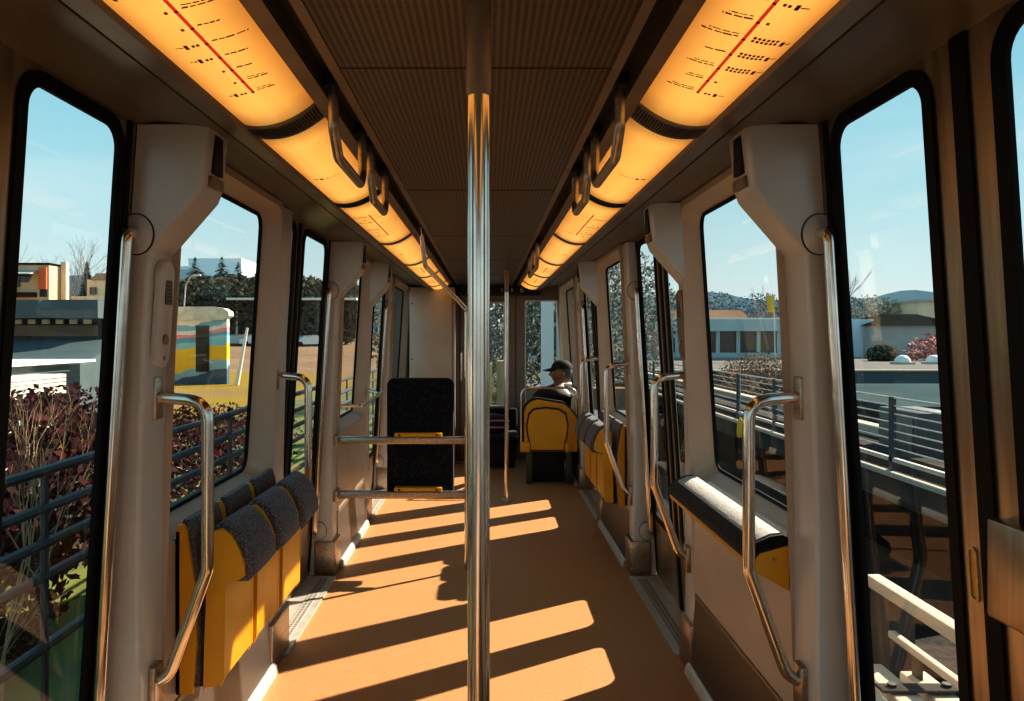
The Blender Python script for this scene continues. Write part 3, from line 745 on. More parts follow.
# ------------------------------------------------------------------ yellow passenger seat at the far right
t = empty('passenger_chair', (.65, 7.1, FZ), 'large yellow seat seen from behind with an inset back panel and steel tube frame', 'seat')
def lobe(x0, x1, z0, z1, r, k=8):
    pts = [(x0, z0), (x1, z0)]
    for i in range(k+1):
        a = PI/2*i/k; pts.append((x1-r+r*math.cos(a), z1-r+r*math.sin(a)))
    for i in range(k+1):
        a = PI/2+PI/2*i/k; pts.append((x0+r+r*math.cos(a), z1-r+r*math.sin(a)))
    return pts
def dip(z, x): return z - (.085*min(1, max(0, (x-.62)/.2))**1.5 if z > .7 else 0)
sh = [(x, dip(z, x)) for x, z in lobe(.375, .872, .415, .90, .13)]
MB().prism_y(sh, 6.95, 7.0).build('back_shell', M['yellow'], t)
rim = [(x, dip(z, x)) for x, z in lobe(.363, .874, .403, .922, .135)]
MB().prism_y(rim, 6.97, 7.015).build('rim', M['black'], t)
ins = [(.437,.435), (.434,.50), (.415,.56), (.403,.66), (.425,.765), (.465,.805), (.575,.820), (.70,.805), (.755,.765), (.776,.66), (.764,.56), (.745,.50), (.742,.435)]
ins2 = [(.588+(x-.588)*1.075, .62+(z-.62)*1.085) for x, z in ins]
MB().prism_y(ins2, 6.938, 6.954).build('inset_edge', M['black'], t, angle=60)
MB().prism_y(ins, 6.922, 6.945).build('inset_panel', M['yellow'], t, angle=60)
MB().bevbox(.335, .43, 6.92, 6.97, .41, .505, .012).build('corner_block', M['yellow'], t)
MB().bevbox(.752, .80, 6.925, 6.97, .41, .505, .012).build('corner_block', M['yellow'], t)
MB().tube([(.350, 7.0, .50), (.350, 7.0, 1.01), (.868, 7.0, 1.01), (.868, 7.0, .42)], .013, 12, bend=.09).build('tube_frame', M['pole'], t)
MB().bevbox(.37, .872, 7.016, 7.45, .45, .52, .03, 3).build('seat_cushion', M['darkfab'], t)
for x in (.425, .80): MB().bevbox(x-.03, x+.03, 6.98, 7.04, FZ+.003, .455, .008).build('leg', M['shademet'], t)
MB().bevbox(.46, .765, 7.08, 7.40, FZ+.003, .448, .01).build('under_seat_shade', M['black'], t)  # added black block standing in for the dark between the legs

t = empty('dark_bench', (.12, 7.95, FZ), 'low dark seat against the end wall beyond the thin pole', 'seat')
MB().bevbox(-.12, .36, 7.70, 8.22, .36, .46, .03, 3).build('seat_cushion', M['darkfab'], t)
MB().bevbox(-.12, .36, 8.20, 8.30, .44, .70, .03, 3).build('backrest', M['darkfab'], t)
MB().bevbox(-.08, .32, 7.85, 8.2, FZ+.003, .37, .01).build('base', M['black'], t)
t = empty('bag', (.10, 7.86, .46), 'dark bag with two pale pink curved bands on the dark seat by the thin pole', 'bag')
MB().ell((.09, 7.88, .565), .17, .12, .105, 20, 12, lambda p: Vector((math.copysign(abs(p.x)**.7, p.x), math.copysign(abs(p.y)**.7, p.y), math.copysign(abs(p.z)**.8, p.z)))).build('body', M['jacket'], t)
for z in (.60, .53):
    MB().tube([(.09+.176*math.cos(a), 7.88-.124*abs(math.sin(a))**.8, z+.012*math.sin(a)) for a in [PI*(.08+.84*k/12) for k in range(13)]], .009, 8).build('band', M['pinkcloth'], t)

# ------------------------------------------------------------------ seated passenger
def skin(name, mt, verts, edges, radii, root, parent, sub=2, org=None):
    me = bpy.data.meshes.new(name); o0 = ORG[parent]
    me.from_pydata([Vector(v)-o0 for v in verts], edges, [])
    o = bpy.data.objects.new(name, me); COL.objects.link(o); o.parent = parent; ORG[o] = o0.copy()
    md = o.modifiers.new('skin', 'SKIN'); md.use_smooth_shade = True
    for i, r in enumerate(radii):
        sv = me.skin_vertices[0].data[i]
        sv.radius = r if isinstance(r, tuple) else (r, r)
        sv.use_root = (i == root)
    ss = o.modifiers.new('sub', 'SUBSURF'); ss.levels = sub; ss.render_levels = sub
    me.materials.append(mt)
    return o
t = empty('person', (.65, 7.27, .52), 'person in a black cap and black jacket sitting on the yellow seat, face turned left', 'person')
hip = Vector((.64, 7.17, .60)); hx, hy, hz = .757, 7.30, 1.135
V = [hip, (.655,7.16,.76), (.68,7.18,.89), (.715,7.21,.965), (.742,7.25,1.02), (.752,7.285,1.08),
     (.53,7.19,.93), (.46,7.30,.74), (.52,7.50,.645), (.54,7.56,.63),
     (.80,7.19,.92), (.79,7.30,.74), (.76,7.50,.645), (.74,7.56,.63)]
E = [(0,1),(1,2),(2,3),(3,4),(4,5),(3,6),(6,7),(7,8),(8,9),(3,10),(10,11),(11,12),(12,13)]
R = [(.12,.09),(.125,.09),(.12,.085),(.08,.07),(.052,.052),(.055,.055),(.048,.048),(.042,.042),(.026,.026),(.036,.018),(.048,.048),(.042,.042),(.026,.026),(.036,.018)]
for hnd, base, sg in ((9, Vector((.54,7.56,.63)), 1), (13, Vector((.74,7.56,.63)), -1)):
    for k in range(4):
        b = base + Vector(((k-1.5)*.019, .035, 0)); i = len(V)
        ln = (.030, .034, .032, .025)[k]
        V += [b, b+Vector((0, ln, -.006)), b+Vector((0, ln*1.7, -.026))]
        E += [(hnd, i), (i, i+1), (i+1, i+2)]; R += [.0095, .009, .0075]
    i = len(V); b = base+Vector((sg*.030, .0, 0))
    V += [b, b+Vector((sg*.022, .026, -.006)), b+Vector((sg*.024, .052, -.016))]; E += [(hnd, i), (i, i+1), (i+1, i+2)]; R += [.011, .010, .008]
body = skin('body', M['skin'], V, E, R, 0, t)
# head in profile, facing -x
hm = MB()
def hfn(p):
    q = p.copy()
    f = max(0, -p.x)                                   # face side
    q.x *= 1.0 + .04*max(0, p.z)
    if p.z < -.25: q.x *= (1 - .10*(-p.z-.25)) if p.x < 0 else (1 - .45*(-p.z-.25))
    if p.z < -.2: q.y *= 1 - .30*(-p.z-.2)
    nose = math.exp(-((p.y/.20)**2) - ((p.z+.12)/.17)**2)*f
    brow = math.exp(-((p.y/.6)**2) - ((p.z-.18)/.12)**2)*f
    lip = math.exp(-((p.y/.28)**2) - ((p.z+.48)/.08)**2)*f
    chin = math.exp(-((p.y/.30)**2) - ((p.z+.80)/.16)**2)*f
    eye = (math.exp(-(((p.y-.36)/.15)**2) - ((p.z-.04)/.10)**2) + math.exp(-(((p.y+.36)/.15)**2) - ((p.z-.04)/.10)**2))*f
    q.x -= .30*nose + .05*brow + .09*lip + .16*chin - .06*eye
    return q
hm.ell((hx, hy, hz), .098, .076, .118, 40, 30, hfn)
for sg in (-1, 1):
    hm.ell((hx+.012, hy+sg*.076, hz-.008), .020, .010, .032, 12, 8)
hd_ = hm.build('head_shape', M['skin'], body, angle=80)
hd_.name = 'head'
for sg in (-1, 1): MB().ell((hx-.083, hy+sg*.028, hz+.006), .010, .012, .009, 10, 8).build('eye', M['collar'], body)
MB().ell((hx+.022, hy, hz+.02), .088, .080, .105, 24, 16, lambda p: p if p.x > -.25 else Vector((-.25, p.y, p.z))).build('hair', M['hair'], t)
cap = MB()
cr = []
for j in range(9):
    th = PI/2*j/8
    cr.append([(hx+.006+.108*math.cos(th)*math.cos(2*PI*i/28), hy+.088*math.cos(th)*math.sin(2*PI*i/28), hz+.045+.088*math.sin(th)) for i in range(28)])
cap.rings(cr)
top = []
for a in range(-6, 7):
    an = PI + a*.16
    top.append([(hx+.006+rr*.108*math.cos(an) - (rr-1)*.055, hy+.088*math.sin(an)*(1 if rr <= 1 else 1-.25*(rr-1)), hz+.050-(rr-1)*.035-.012*abs(a)/6) for rr in (.97, 1.15, 1.35, 1.52)])
cap.rings(top, close=False)
b2 = [[(p[0], p[1], p[2]-.006) for p in q] for q in top]; cap.rings(b2, close=False)
cap.build('cap', M['capcloth'], t, angle=60)
MB().tube([(hx+.02+.066*math.cos(a), hy-.02+.066*math.sin(a), hz-.115+.012*math.cos(a)) for a in [2*PI*k/20 for k in range(21)]], .016, 10, cap=False).build('collar', M['collar'], t)
JV = [(.64,7.17,.56), (.655,7.16,.76), (.68,7.18,.89), (.71,7.21,.955), (.735,7.24,.99), (.525,7.19,.92), (.455,7.30,.74), (.515,7.48,.65), (.795,7.19,.91), (.785,7.30,.74), (.762,7.48,.65)]
skin('jacket', M['jacket'], JV, [(0,1),(1,2),(2,3),(3,4),(3,5),(5,6),(6,7),(3,8),(8,9),(9,10)], [(.16,.125),(.16,.12),(.155,.11),(.11,.09),(.075,.07),.072,.058,.042,.070,.056,.042], 0, t)
TV = [(.64,7.17,.61), (.55,7.23,.61), (.54,7.60,.61), (.54,7.64,.21), (.73,7.23,.61), (.74,7.60,.61), (.74,7.64,.21)]
skin('trousers', M['trousers'], TV, [(0,1),(1,2),(2,3),(0,4),(4,5),(5,6)], [(.14,.10),.088,.066,.045,.088,.066,.045], 0, t)
for x in (.54, .74):
    MB().ell((x, 7.68, .155), .045, .135, .054, 16, 10, lambda p: Vector((p.x, p.y, max(p.z, -.95) if p.y < .2 else p.z*.8-.18 if p.z*.8-.18 > -.95 else -.95))).build('shoe', M['black'], t)

# ================================================================== outdoors
# terrain left: embankment dropping to a plain that rises again far away
def terrain(x, y):
    if x < 0:
        a = -x
        z = -.75 if a < 3 else (-.75 - (a-3)*.15 if a < 8 else -1.5)
        dist = math.hypot(x, y)
        if dist > 52: z += (dist-52)*.038
        return z
    z = -1.1 if x < 2 else -1.1-(x-2)*.5 if x < 8 else -4.1
    dist = math.hypot(x, y)
    if y > 41.2 and x > 4: z = -.40
    return z
def patch(name, mt, xs, ys, label, dz=0):
    m = MB(); vs = []; fs = []
    for y in ys:
        for x in xs: vs.append((x, y, terrain(x, y)+dz))
    n = len(xs)
    for j in range(len(ys)-1):
        for i in range(n-1): fs.append((j*n+i, j*n+i+1, (j+1)*n+i+1, (j+1)*n+i))
    m.add(vs, fs); return struct(m.build(name, mt), label)
lin = lambda a, b, n: [a+(b-a)*i/n for i in range(n+1)]
patch('ground', M['grass'], lin(-9, -1.4, 12), lin(-10, 42, 40), 'grassy embankment beside the track')
patch('ground', M['field'], lin(-70, -9, 30), lin(-10, 56, 34), 'yellow dry field', 0)
patch('ground', M['field'], lin(-9, -1.4, 6), lin(42, 56, 6), 'yellow dry field', 0)
patch('ground', M['dirt'], lin(-120, -1.4, 40), lin(56, 150, 20), 'brown open ground rising in the distance', 0)
patch('ground', M['ballast'], lin(1.6, 140, 50), lin(-20, 41, 30), 'dark ballast yard right of the line', 0)
patch('ground', M['asphalt'], lin(8, 140, 40), lin(41.4, 150, 40), 'pale road and yard right of the line', 0)
struct(MB().box(-1.4, 1.6, -20, 60, -1.2, -1.0).build('guideway_deck', M['concrete_d'], smooth=False), 'concrete deck under the carriage')
struct(MB().box(-400, 400, 150, 420, -8, -7.9).build('ground', M['hedge'], smooth=False))

# left walkway railing
def railing(label, x, ys, zs, zb, mt, r, posts, group):
    t = empty('railing', (x, ys[0], zb), label, 'railing', group)
    for z in zs: MB().tube([(x, ys[0], z), (x, ys[1], z)], r, 8).build('rail', mt, t)
    y = posts[0]
    while y < ys[1]:
        MB().bevbox(x-.012, x+.012, y-.014, y+.014, zb, zs[0], .004, 1).build('post', mt, t)
        y += posts[1]
railing('grey-blue walkway railing with five horizontal tubes close outside the left windows', -1.80, (-4, 24), (.945, .79, .645, .51, .22), -.75, M['railgrey'], .022, (-1.35, 2.2), None)

# vegetation
def leaves(m, c, rad, n, size, rnd, squash=1, fill=.5):
    for _ in range(n):
        while True:
            p = Vector((rnd.uniform(-1,1), rnd.uniform(-1,1), rnd.uniform(-1,1)))
            if fill**2 < p.length_squared <= 1: break
        q = Vector((c[0]+p.x*rad[0], c[1]+p.y*rad[1], c[2]+p.z*rad[2]))
        a = Vector((rnd.uniform(-1,1), rnd.uniform(-1,1), rnd.uniform(-1,1))).normalized(); b = a.orthogonal().normalized()
        k = size*rnd.uniform(.5, 1.2)
        m.quad(q-a*k, q-b*k*.5, q+a*k, q+b*k*.5)
def branch(m, p, d, ln, r, depth, rnd, n=4, spread=.55, up=.1):
    e = p + d*ln
    mid = p + d*ln*.5 + Vector((rnd.uniform(-.06,.06), rnd.uniform(-.06,.06), 0))*ln
    m.tube([p, mid, e], [r, r*.85, r*.68], n, cap=False)
    if depth == 0: return
    for k in range(rnd.choice((2, 3))):
        nd = (d + Vector((rnd.uniform(-1,1), rnd.uniform(-1,1), rnd.uniform(-.4,.8)+up))*spread).normalized()
        branch(m, e if k < 2 else mid, nd, ln*rnd.uniform(.62, .85), r*.62, depth-1, rnd, n, spread, up)
def bare_tree(x, y, h, label, group, seed, mt='bark', depth=5, zb=None, spread=.55):
    rnd = random.Random(seed); zb = terrain(x, y) if zb is None else zb
    t = empty('bare_tree', (x, y, zb), label, 'tree', group)
    m = MB(); branch(m, Vector((x, y, zb-.05)), Vector((0,0,1)), h*.27, h*(.010 if h > 4 else .0048), depth, rnd, 4, spread)
    m.build('branches', M[mt], t, smooth=False)
def bush(name, x, y, zc, rad, n, size, mt, label, cat, group, seed, stems=6, zb=None):
    rnd = random.Random(seed); zb = terrain(x, y) if zb is None else zb
    t = empty(name, (x, y, zb), label, cat, group)
    m = MB(); leaves(m, (x, y, zc), rad, n, size, rnd, fill=.25); m.build('foliage', M[mt], t, smooth=False)
    s_ = MB()
    for k in range(stems):
        e = Vector((x+rnd.uniform(-.7,.7)*rad[0], y+rnd.uniform(-.7,.7)*rad[1], zc+rnd.uniform(-.1,.7)*rad[2]))
        s_.tube([(x+rnd.uniform(-.1,.1), y+rnd.uniform(-.1,.1), zb-.02), (x*.5+e.x*.5, y*.5+e.y*.5, (zb+e.z)/2), e], [.03, .012], 5)
    s_.build('stems', M['bark'], t, smooth=False)
# pixel-free placement, metres from the viewer
for i, (x, y, zc, rx, rz, n) in enumerate([(-4.3, 6.9, .10, 1.1, .85, 4200), (-5.0, 8.6, .0, 1.2, .95, 3800), (-4.4, 10.6, -.45, 1.4, .9, 3000), (-3.9, 5.2, -.35, .9, .75, 3000), (-5.2, 13.5, -.62, 1.7, .85, 2600), (-6.4, 17.5, -.95, 2.1, .85, 2400)]):
    bush('shrub', x, y, zc, (rx, rx*1.2, rz), n, .055, 'redleaf', ['dark red shrub beside the left glass frontage, tallest in the near door pane', 'dark red shrub just right of the near door pane', 'dark red shrub low in the near left window', 'small dark red shrub close behind the railing', 'dark red shrub further along the railing', 'farthest dark red shrub before the yellow field'][i], 'shrub', 'dark red shrubs along the left railing', 40+i)
for i, (x, y, h, sd) in enumerate([(-2.55, 3.95, 2.3, 3), (-2.9, 4.9, 2.2, 8), (-2.3, 3.1, 1.6, 12)]):
    bare_tree(x, y, h, ['slender pale leafless sapling behind the railing in the near left door pane', 'second pale leafless sapling further along the railing', 'short pale leafless sapling lowest in the near left door pane'][i], 'pale saplings behind the left railing', sd, 'twig', 5, spread=.42)
# near glazed pavilion with white ribbed fascia (face at x = -7)
t = empty('glass_pavilion', (-9, 6, -1.4), 'low glazed pavilion with white ribbed fascia close on the left', 'building')
X = -7.0; ye = 12.35
MB().box(-13, X-.12, -6, ye-.12, -1.45, .56).build('glazing', M['darkglass'], t, smooth=False)
m = MB()
for k in range(5): m.prism_y([(X-.10, .545+k*.066), (X, .552+k*.066), (X, .604+k*.066), (X-.10, .611+k*.066)], -6, ye)
m.box(-13, X-.09, -6, ye-.01, .55, .87); m.build('fascia', M['whiterib'], t, smooth=False)
MB().box(-13, X-.5, -6, ye+1.0, .87, 1.02).build('roof_upstand', M['teal'], t, smooth=False)
MB().box(-13.2, X-.35, -6, ye+1.6, 1.02, 1.065).build('roof_edge', M['whitepaint'], t, smooth=False)
for z in (-.95, -.45, .05): MB().box(X-.13, X-.07, -6, ye-.1, z-.03, z+.03).build('mullion_bar', M['mint'], t, smooth=False)
y = 4.0
while y < ye: MB().box(X-.13, X-.06, y-.03, y+.03, -1.45, .55).build('mullion_post', M['mint'], t, smooth=False); y += 1.2
# long low teal building behind it
t = empty('long_low_building', (-20, 24, -1.5), 'long low dull teal building with a strip of pale posts behind the pavilion', 'building')
MB().box(-34, -12.6, 24, 26.5, 2.08, 2.68).build('upper_fascia', M['teal'], t, smooth=False)
MB().box(-34, -12.7, 24.6, 26.4, 1.3, 2.1).build('glazing', M['black'], t, smooth=False)
MB().prism_x([(21.5, .70), (24.7, 1.42), (24.7, -1.6), (21.5, -1.6)], -34, -11.8).build('lower_roof', M['teal'], t, smooth=False)
for k in range(44):
    if k % 9 == 8: continue
    x = -33+k*.46; MB().box(x-.12, x+.12, 24.5, 24.58, 1.90, 2.05).build('pale_post', M['cream'], t, smooth=False)
MB().box(-33.5, -12.9, 24.56, 24.59, 1.50, 1.86).build('brown_infill', M['dirt'], t, smooth=False)
# beige and cream houses
t = empty('beige_house', (-30, 42, 0), 'beige house with a dark recessed window and orange-red panel, far left', 'building')
MB().box(-44, -23.65, 40, 41.5, -1.5, 5.35).build('wall', M['beige'], t, smooth=False)
MB().box(-24.15, -23.72, 39.85, 40.02, 4.02, 5.20).build('orange_panel', M['orange'], t, smooth=False)
MB().box(-24.1, -23.75, 39.9, 40.02, 3.62, 4.02).build('dark_base', M['black'], t, smooth=False)
MB().add([(-26.2, 39.95, 4.45), (-24.75, 39.95, 4.40), (-24.45, 39.95, 4.98), (-25.85, 39.95, 5.02)], [(0,1,2,3)]).box(-25.8, -25.2, 39.9, 40.01, 4.15, 4.6).build('window', M['darkglass'], t, smooth=False)
MB().prism_x([(39.2, 4.82), (40, 5.05), (40, 4.92), (39.2, 4.78)], -25.9, -24.2).build('canopy', M['greywall'], t, smooth=False)
MB().box(-44, -23.6, 39.9, 41.6, 5.35, 5.45).build('roof_edge', M['slate'], t, smooth=False)
MB().box(-26.0, -24.3, 39.7, 40.0, 3.6, 3.85).build('porch', M['redleaf'], t, smooth=False)
MB().box(-23.6, -23.3, 41, 41.3, 3.5, 5.6).build('chimney', M['cream'], t, smooth=False)
t = empty('cream_house', (-21, 43, 0), 'low cream house with stepped parapets beside the beige house', 'building')
MB().box(-23.4, -20.4, 42, 43.4, -1.5, 3.55).build('lower_wall', M['cream'], t, smooth=False)
MB().box(-23.5, -20.3, 41.9, 43.5, 3.55, 3.75).build('parapet', M['whiterib'], t, smooth=False)
MB().box(-23.0, -21.2, 42.6, 43.4, 3.7, 4.75).build('upper_wall', M['cream'], t, smooth=False)
MB().box(-22.8, -22.45, 42.5, 42.61, 3.9, 4.3).build('window', M['darkglass'], t, smooth=False)
MB().prism_x([(42.5, 4.7), (43.0, 5.15), (43.5, 4.7)], -22.7, -21.1).build('roof', M['dirt'], t, smooth=False)
for i, (x, y, h) in enumerate([(-37.5, 60, 10.6), (-34.2, 62, 10.2), (-31.6, 58, 11.2), (-22.0, 41.2, 6.6)]):
    bare_tree(x, y, h, ['bare round tree on the skyline above the beige house', 'bare tree on the skyline, middle of the three', 'tallest bare tree on the skyline above the orange panel', 'brown leafless tree in front of the cream house'][i], 'bare trees behind the houses', 20+i, 'bark' if i < 3 else 'brownleaf', 7, zb=-1.5, spread=.7)
def conifer(x, y, zb, h, r, label, seed, n=1600):
    rnd = random.Random(seed); t = empty('conifer', (x, y, zb), label, 'tree', 'dark conifers left of the line')
    m = MB()
    for _ in range(n):
        f = rnd.random()**1.3; z = zb + h*(.12+.88*f); rr = r*(1-f)*rnd.uniform(.3, 1)+.05; a = rnd.uniform(0, 2*PI)
        q = Vector((x+rr*math.cos(a), y+rr*math.sin(a), z)); d = Vector((math.cos(a), math.sin(a), -.25)); k = h*.085*rnd.uniform(.6, 1.3)*(1.15-f)
        sd = Vector((-math.sin(a), math.cos(a), 0))
        m.quad(q-d*k, q+sd*k*.6, q+d*k, q-sd*k*.6)
    m.build('foliage', M['conifer'], t, smooth=False)
    MB().tube([(x, y, zb-.1), (x, y, zb+h*.9)], [h*.02, h*.005], 6).build('trunk', M['bark'], t)
conifer(-32.4, 60, -1.5, 9.0, 1.6, 'narrow conifer at the right edge of the near left door pane', 31)
# far tree belt and painted hut through the near left window
hillm = MB()
def hill(name, x0, x1, y, zb, zt, amp, label, mt='hill', seed=1):
    rnd = random.Random(seed); k = 60; m = MB(); A = []; B = []
    for i in range(k+1):
        x = x0+(x1-x0)*i/k
        A.append((x, y, zb)); B.append((x, y+4, zt+amp*(math.sin(i*.35+seed)+.6*math.sin(i*.9+seed*2)+rnd.uniform(-.3,.3))))
    m.rings([A, B, [(p[0], y+30, zb) for p in B]], close=False); return struct(m.build(name, mt), label)
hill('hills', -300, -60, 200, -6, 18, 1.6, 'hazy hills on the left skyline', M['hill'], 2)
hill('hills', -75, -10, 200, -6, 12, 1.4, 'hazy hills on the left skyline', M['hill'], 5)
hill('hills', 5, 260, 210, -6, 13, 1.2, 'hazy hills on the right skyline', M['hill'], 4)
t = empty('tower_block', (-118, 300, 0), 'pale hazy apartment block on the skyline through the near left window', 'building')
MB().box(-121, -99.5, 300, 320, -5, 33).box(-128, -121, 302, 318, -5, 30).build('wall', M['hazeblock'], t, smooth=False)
for i, (x, y, h, r, n) in enumerate([(-41.0, 104, 11.8, 3.0, 1000), (-37.6, 105, 12.0, 2.9, 1000), (-34.6, 103, 11.2, 2.8, 1000), (-44.5, 104, 9.0, 2.8, 900)]):
    conifer(x, y, terrain(x, y), h, r*1.7, ['dark conifer left of centre in the far tree belt', 'tallest dark conifer of the far tree belt', 'dark conifer at the right of the far tree belt', 'lower conifer at the left end of the far tree belt'][i], 50+i, n)
for i, (x, y, rx, rz) in enumerate([(-45, 100, 4.5, 3.6), (-39, 101, 4.5, 4.0), (-34, 100, 3.8, 4.2), (-30.0, 101, 3.6, 4.6), (-25, 101, 4, 4.2), (-20, 100, 4, 3.8)]):
    bush('hedge_tree', x, y, terrain(x, y)+4.4, (rx*1.15, 3, rz*1.15), 3800, .5, 'hedge', ['olive hedge tree at the far left of the belt behind the painted hut', 'olive hedge tree second in the belt', 'olive hedge tree under the tall conifers', 'dark olive hedge tree right of the conifers', 'olive hedge tree seen through the middle left door', 'last olive hedge tree in the belt'][i], 'tree', 'olive hedge trees of the far belt', 60+i, 3)
# mural hut
t = empty('painted_hut', (-17.5, 47, -1.5), 'long hut with a white curved roof and wavy yellow, blue and pink bands', 'building')
ZB = -1.55
MB().box(-23.5, -16.15, 46, 46.5, ZB, 2.55).build('painted_wall', M['mural'], t, smooth=False)
pr = [(-23.7, 2.5), (-16.3, 2.5), (-15.95, 2.75), (-15.98, 3.0), (-16.3, 3.22), (-17.0, 3.32), (-23.7, 3.32)]
MB().prism_y(pr, 45.8, 46.7).build('roof', M['whiterib'], t)
MB().box(-18.05, -17.25, 45.92, 46.02, -.72, 2.15).build('dark_door', M['black'], t, smooth=False)
MB().box(-19.9, -19.86, 45.95, 46.02, ZB, 2.5).build('panel_seam', M['slate'], t, smooth=False)
# parked cars, far canopy, mast
def car(x, y, zb, rz, mt, label, group, L_=4.2):
    t = empty('car', (x, y, zb), label, 'car', group)
    W = .85
    prof = [(-2.1,.25), (-2.12,.62), (-1.95,.82), (-1.25,.92), (-.65,1.38), (.85,1.42), (1.55,.98), (2.05,.86), (2.1,.3)]
    co, si = math.cos(rz), math.sin(rz)
    T = lambda px, py, pz: (x+px*co-py*si, y+px*si+py*co, zb+pz)
    m = MB(); A = [T(a, -W, b) for a, b in prof]; B = [T(a, -W*.9 if b < 1 else -W*.78, b) for a, b in prof]
    m.rings([[T(a, sgn*(W if b < 1.1 else W*.80), b) for a, b in prof] for sgn in (-1, 1)], cap=True); m.build('body', M[mt], t)
    g = MB()
    for sgn in (-1, 1):
        g.add([T(-1.1, sgn*(W*.96), .95), T(1.35, sgn*(W*.96), .98), T(.78, sgn*W*.83, 1.35), T(-.6, sgn*W*.83, 1.33)], [(0,1,2,3)])
    g.build('side_windows', M['darkglass'], t, smooth=False)
    for a in (-1.3, 1.3):
        for sgn in (-1, 1):
            w = MB(); k = 14
            w.rings([[T(a+.31*math.cos(2*PI*i/k), sgn*(W-.14), .31+.31*math.sin(2*PI*i/k)) for i in range(k)], [T(a+.31*math.cos(2*PI*i/k), sgn*(W+.02), .31+.31*math.sin(2*PI*i/k)) for i in range(k)]], cap=True); w.build('wheel', M['rubber'], t)
for i, (x, y, mt) in enumerate([(-31.9, 94, 'carpaint2'), (-29.6, 94.5, 'carpaint'), (-25.2, 95, 'carpaint2'), (-22.6, 94, 'carpaint')]):
    car(x, y, terrain(x, y), .5, mt, ['silver parked car right of the painted hut', 'white parked car right of the painted hut', 'silver parked car seen through the middle left door', 'white parked car seen through the middle left door'][i], 'parked cars beyond the brown field')
t = empty('canopy', (-28, 97, 2), 'long thin white canopy roof above the parked cars', 'canopy')
MB().box(-34, -17, 96.5, 99, 6.2, 6.5).build('roof', M['whitepaint'], t, smooth=False)
for x in (-33, -27, -21): MB().box(x-.1, x+.1, 97.6, 97.8, .5, 6.2).build('post', M['railpale'], t, smooth=False)
t = empty('field_post', (-15.0, 46, -1.5), 'leaning pale post at the right end of the painted hut', 'post')
MB().tube([(-15.2, 45, -1.5), (-14.55, 45, 2.0)], [.16, .08], 8).build('shaft', M['whitepaint'], t)
t = empty('street_lamp', (-41, 90, 0), 'slim pale street lamp in front of the far conifers', 'lamp')
MB().tube([(-36.4, 88, 0), (-35.8, 88, 7.5), (-35.2, 88, 8.6), (-34.4, 88, 8.7)], .09, 8, bend=.5).build('pole', M['railpale'], t)
MB().bevbox(-34.9, -34.0, 87.85, 88.15, 8.62, 8.8, .05).build('lamp_head', M['whitepaint'], t)

# ---------------- right side
# near service walkway and guide bars
t = empty('guide_bar', (1.92, 2, -.9), 'sunlit pale guide bar just outside the near right door pane, upper one', 'rail', 'pale guide bars by the right door')
MB().bevbox(1.88, 1.95, .9, 3.63, .275, .335, .01).build('bar', M['concrete'], t)
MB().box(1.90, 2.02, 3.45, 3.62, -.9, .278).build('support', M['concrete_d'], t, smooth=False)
t = empty('guide_bar', (1.92, 2, -.9), 'thin pale guide bar just outside the near right door pane, lower one', 'rail', 'pale guide bars by the right door')
MB().bevbox(1.885, 1.92, .9, 3.44, .10, .135, .008).build('bar', M['concrete'], t)
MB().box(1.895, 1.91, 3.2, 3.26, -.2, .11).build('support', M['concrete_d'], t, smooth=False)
for i, x in enumerate((1.54, 1.70, 1.86)):
    tag(MB().bevbox(x, x+.115, .8, 3.42-.06*i, -.05-.005*i, .02-.005*i, .01).build('walkway_plank', M['concrete'], None), ['innermost pale walkway plank under the guide bars', 'middle pale walkway plank under the guide bars', 'outermost pale walkway plank under the guide bars'][i], 'plank', 'pale walkway planks')
t = empty('cable_tray', (1.85, 3.1, .02), 'small metal tray lying across the walkway planks', 'tray')
MB().bevbox(1.66, 2.0, 3.06, 3.13, .021, .033, .004).build('plate', M['concrete_d'], t)
for x in (1.72, 1.95): MB().disc((x, 3.1, .040), .018, 'z', .01).build('bolt', M['black'], t)
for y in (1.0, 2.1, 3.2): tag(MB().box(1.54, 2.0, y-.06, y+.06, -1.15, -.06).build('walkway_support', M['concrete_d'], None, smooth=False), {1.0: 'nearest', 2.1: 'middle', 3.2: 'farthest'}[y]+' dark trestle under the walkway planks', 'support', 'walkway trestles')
# parallel guideway
t = empty('guideway', (7, 20, -4.1), 'parallel concrete guideway with pale deck edges beyond the right windows', 'guideway')
MB().box(6.0, 9.2, -8, 40, -.95, -.62).build('deck', M['concrete_d'], t, smooth=False)
MB().box(5.9, 6.15, -8, 40, -.84, -.52).build('near_edge', M['concrete_d'], t, smooth=False)
MB().box(5.86, 6.0, -8, 40, -.54, -.49).build('edge_strip', M['concrete'], t, smooth=False)
MB().box(6.6, 6.9, -8, 40, -.62, -.40).build('running_beam', M['concrete_d'], t, smooth=False)
MB().box(8.2, 8.5, -8, 40, -.62, -.40).build('running_beam', M['concrete'], t, smooth=False)
MB().box(6.05, 6.2, -8, 40, -1.7, -.95).build('side_girder', M['slate'], t, smooth=False)
for y in range(-4, 40, 9): MB().box(6.6, 8.6, y-.5, y+.5, -4.2, -.95).build('pier', M['concrete_d'], t, smooth=False)
t = empty('wire_railing', (6.05, 20, -.5), 'galvanised wire railing along the parallel guideway', 'railing')
for z in (.585, .465, .345, .215, .09, -.03, -.16): MB().tube([(6.05, -8, z), (6.05, 40, z)], .018 if z > .5 else .012, 6).build('wire', M['railpale'], t)
MB().box(6.02, 6.08, -8, 40, -.36, -.30).build('kick_rail', M['railpale'], t, smooth=False)
for k in range(20): MB().box(6.02, 6.08, -7+k*2.25-.05, -7+k*2.25+.05, -.5, .6).build('post', M['railgrey'], t, smooth=False)
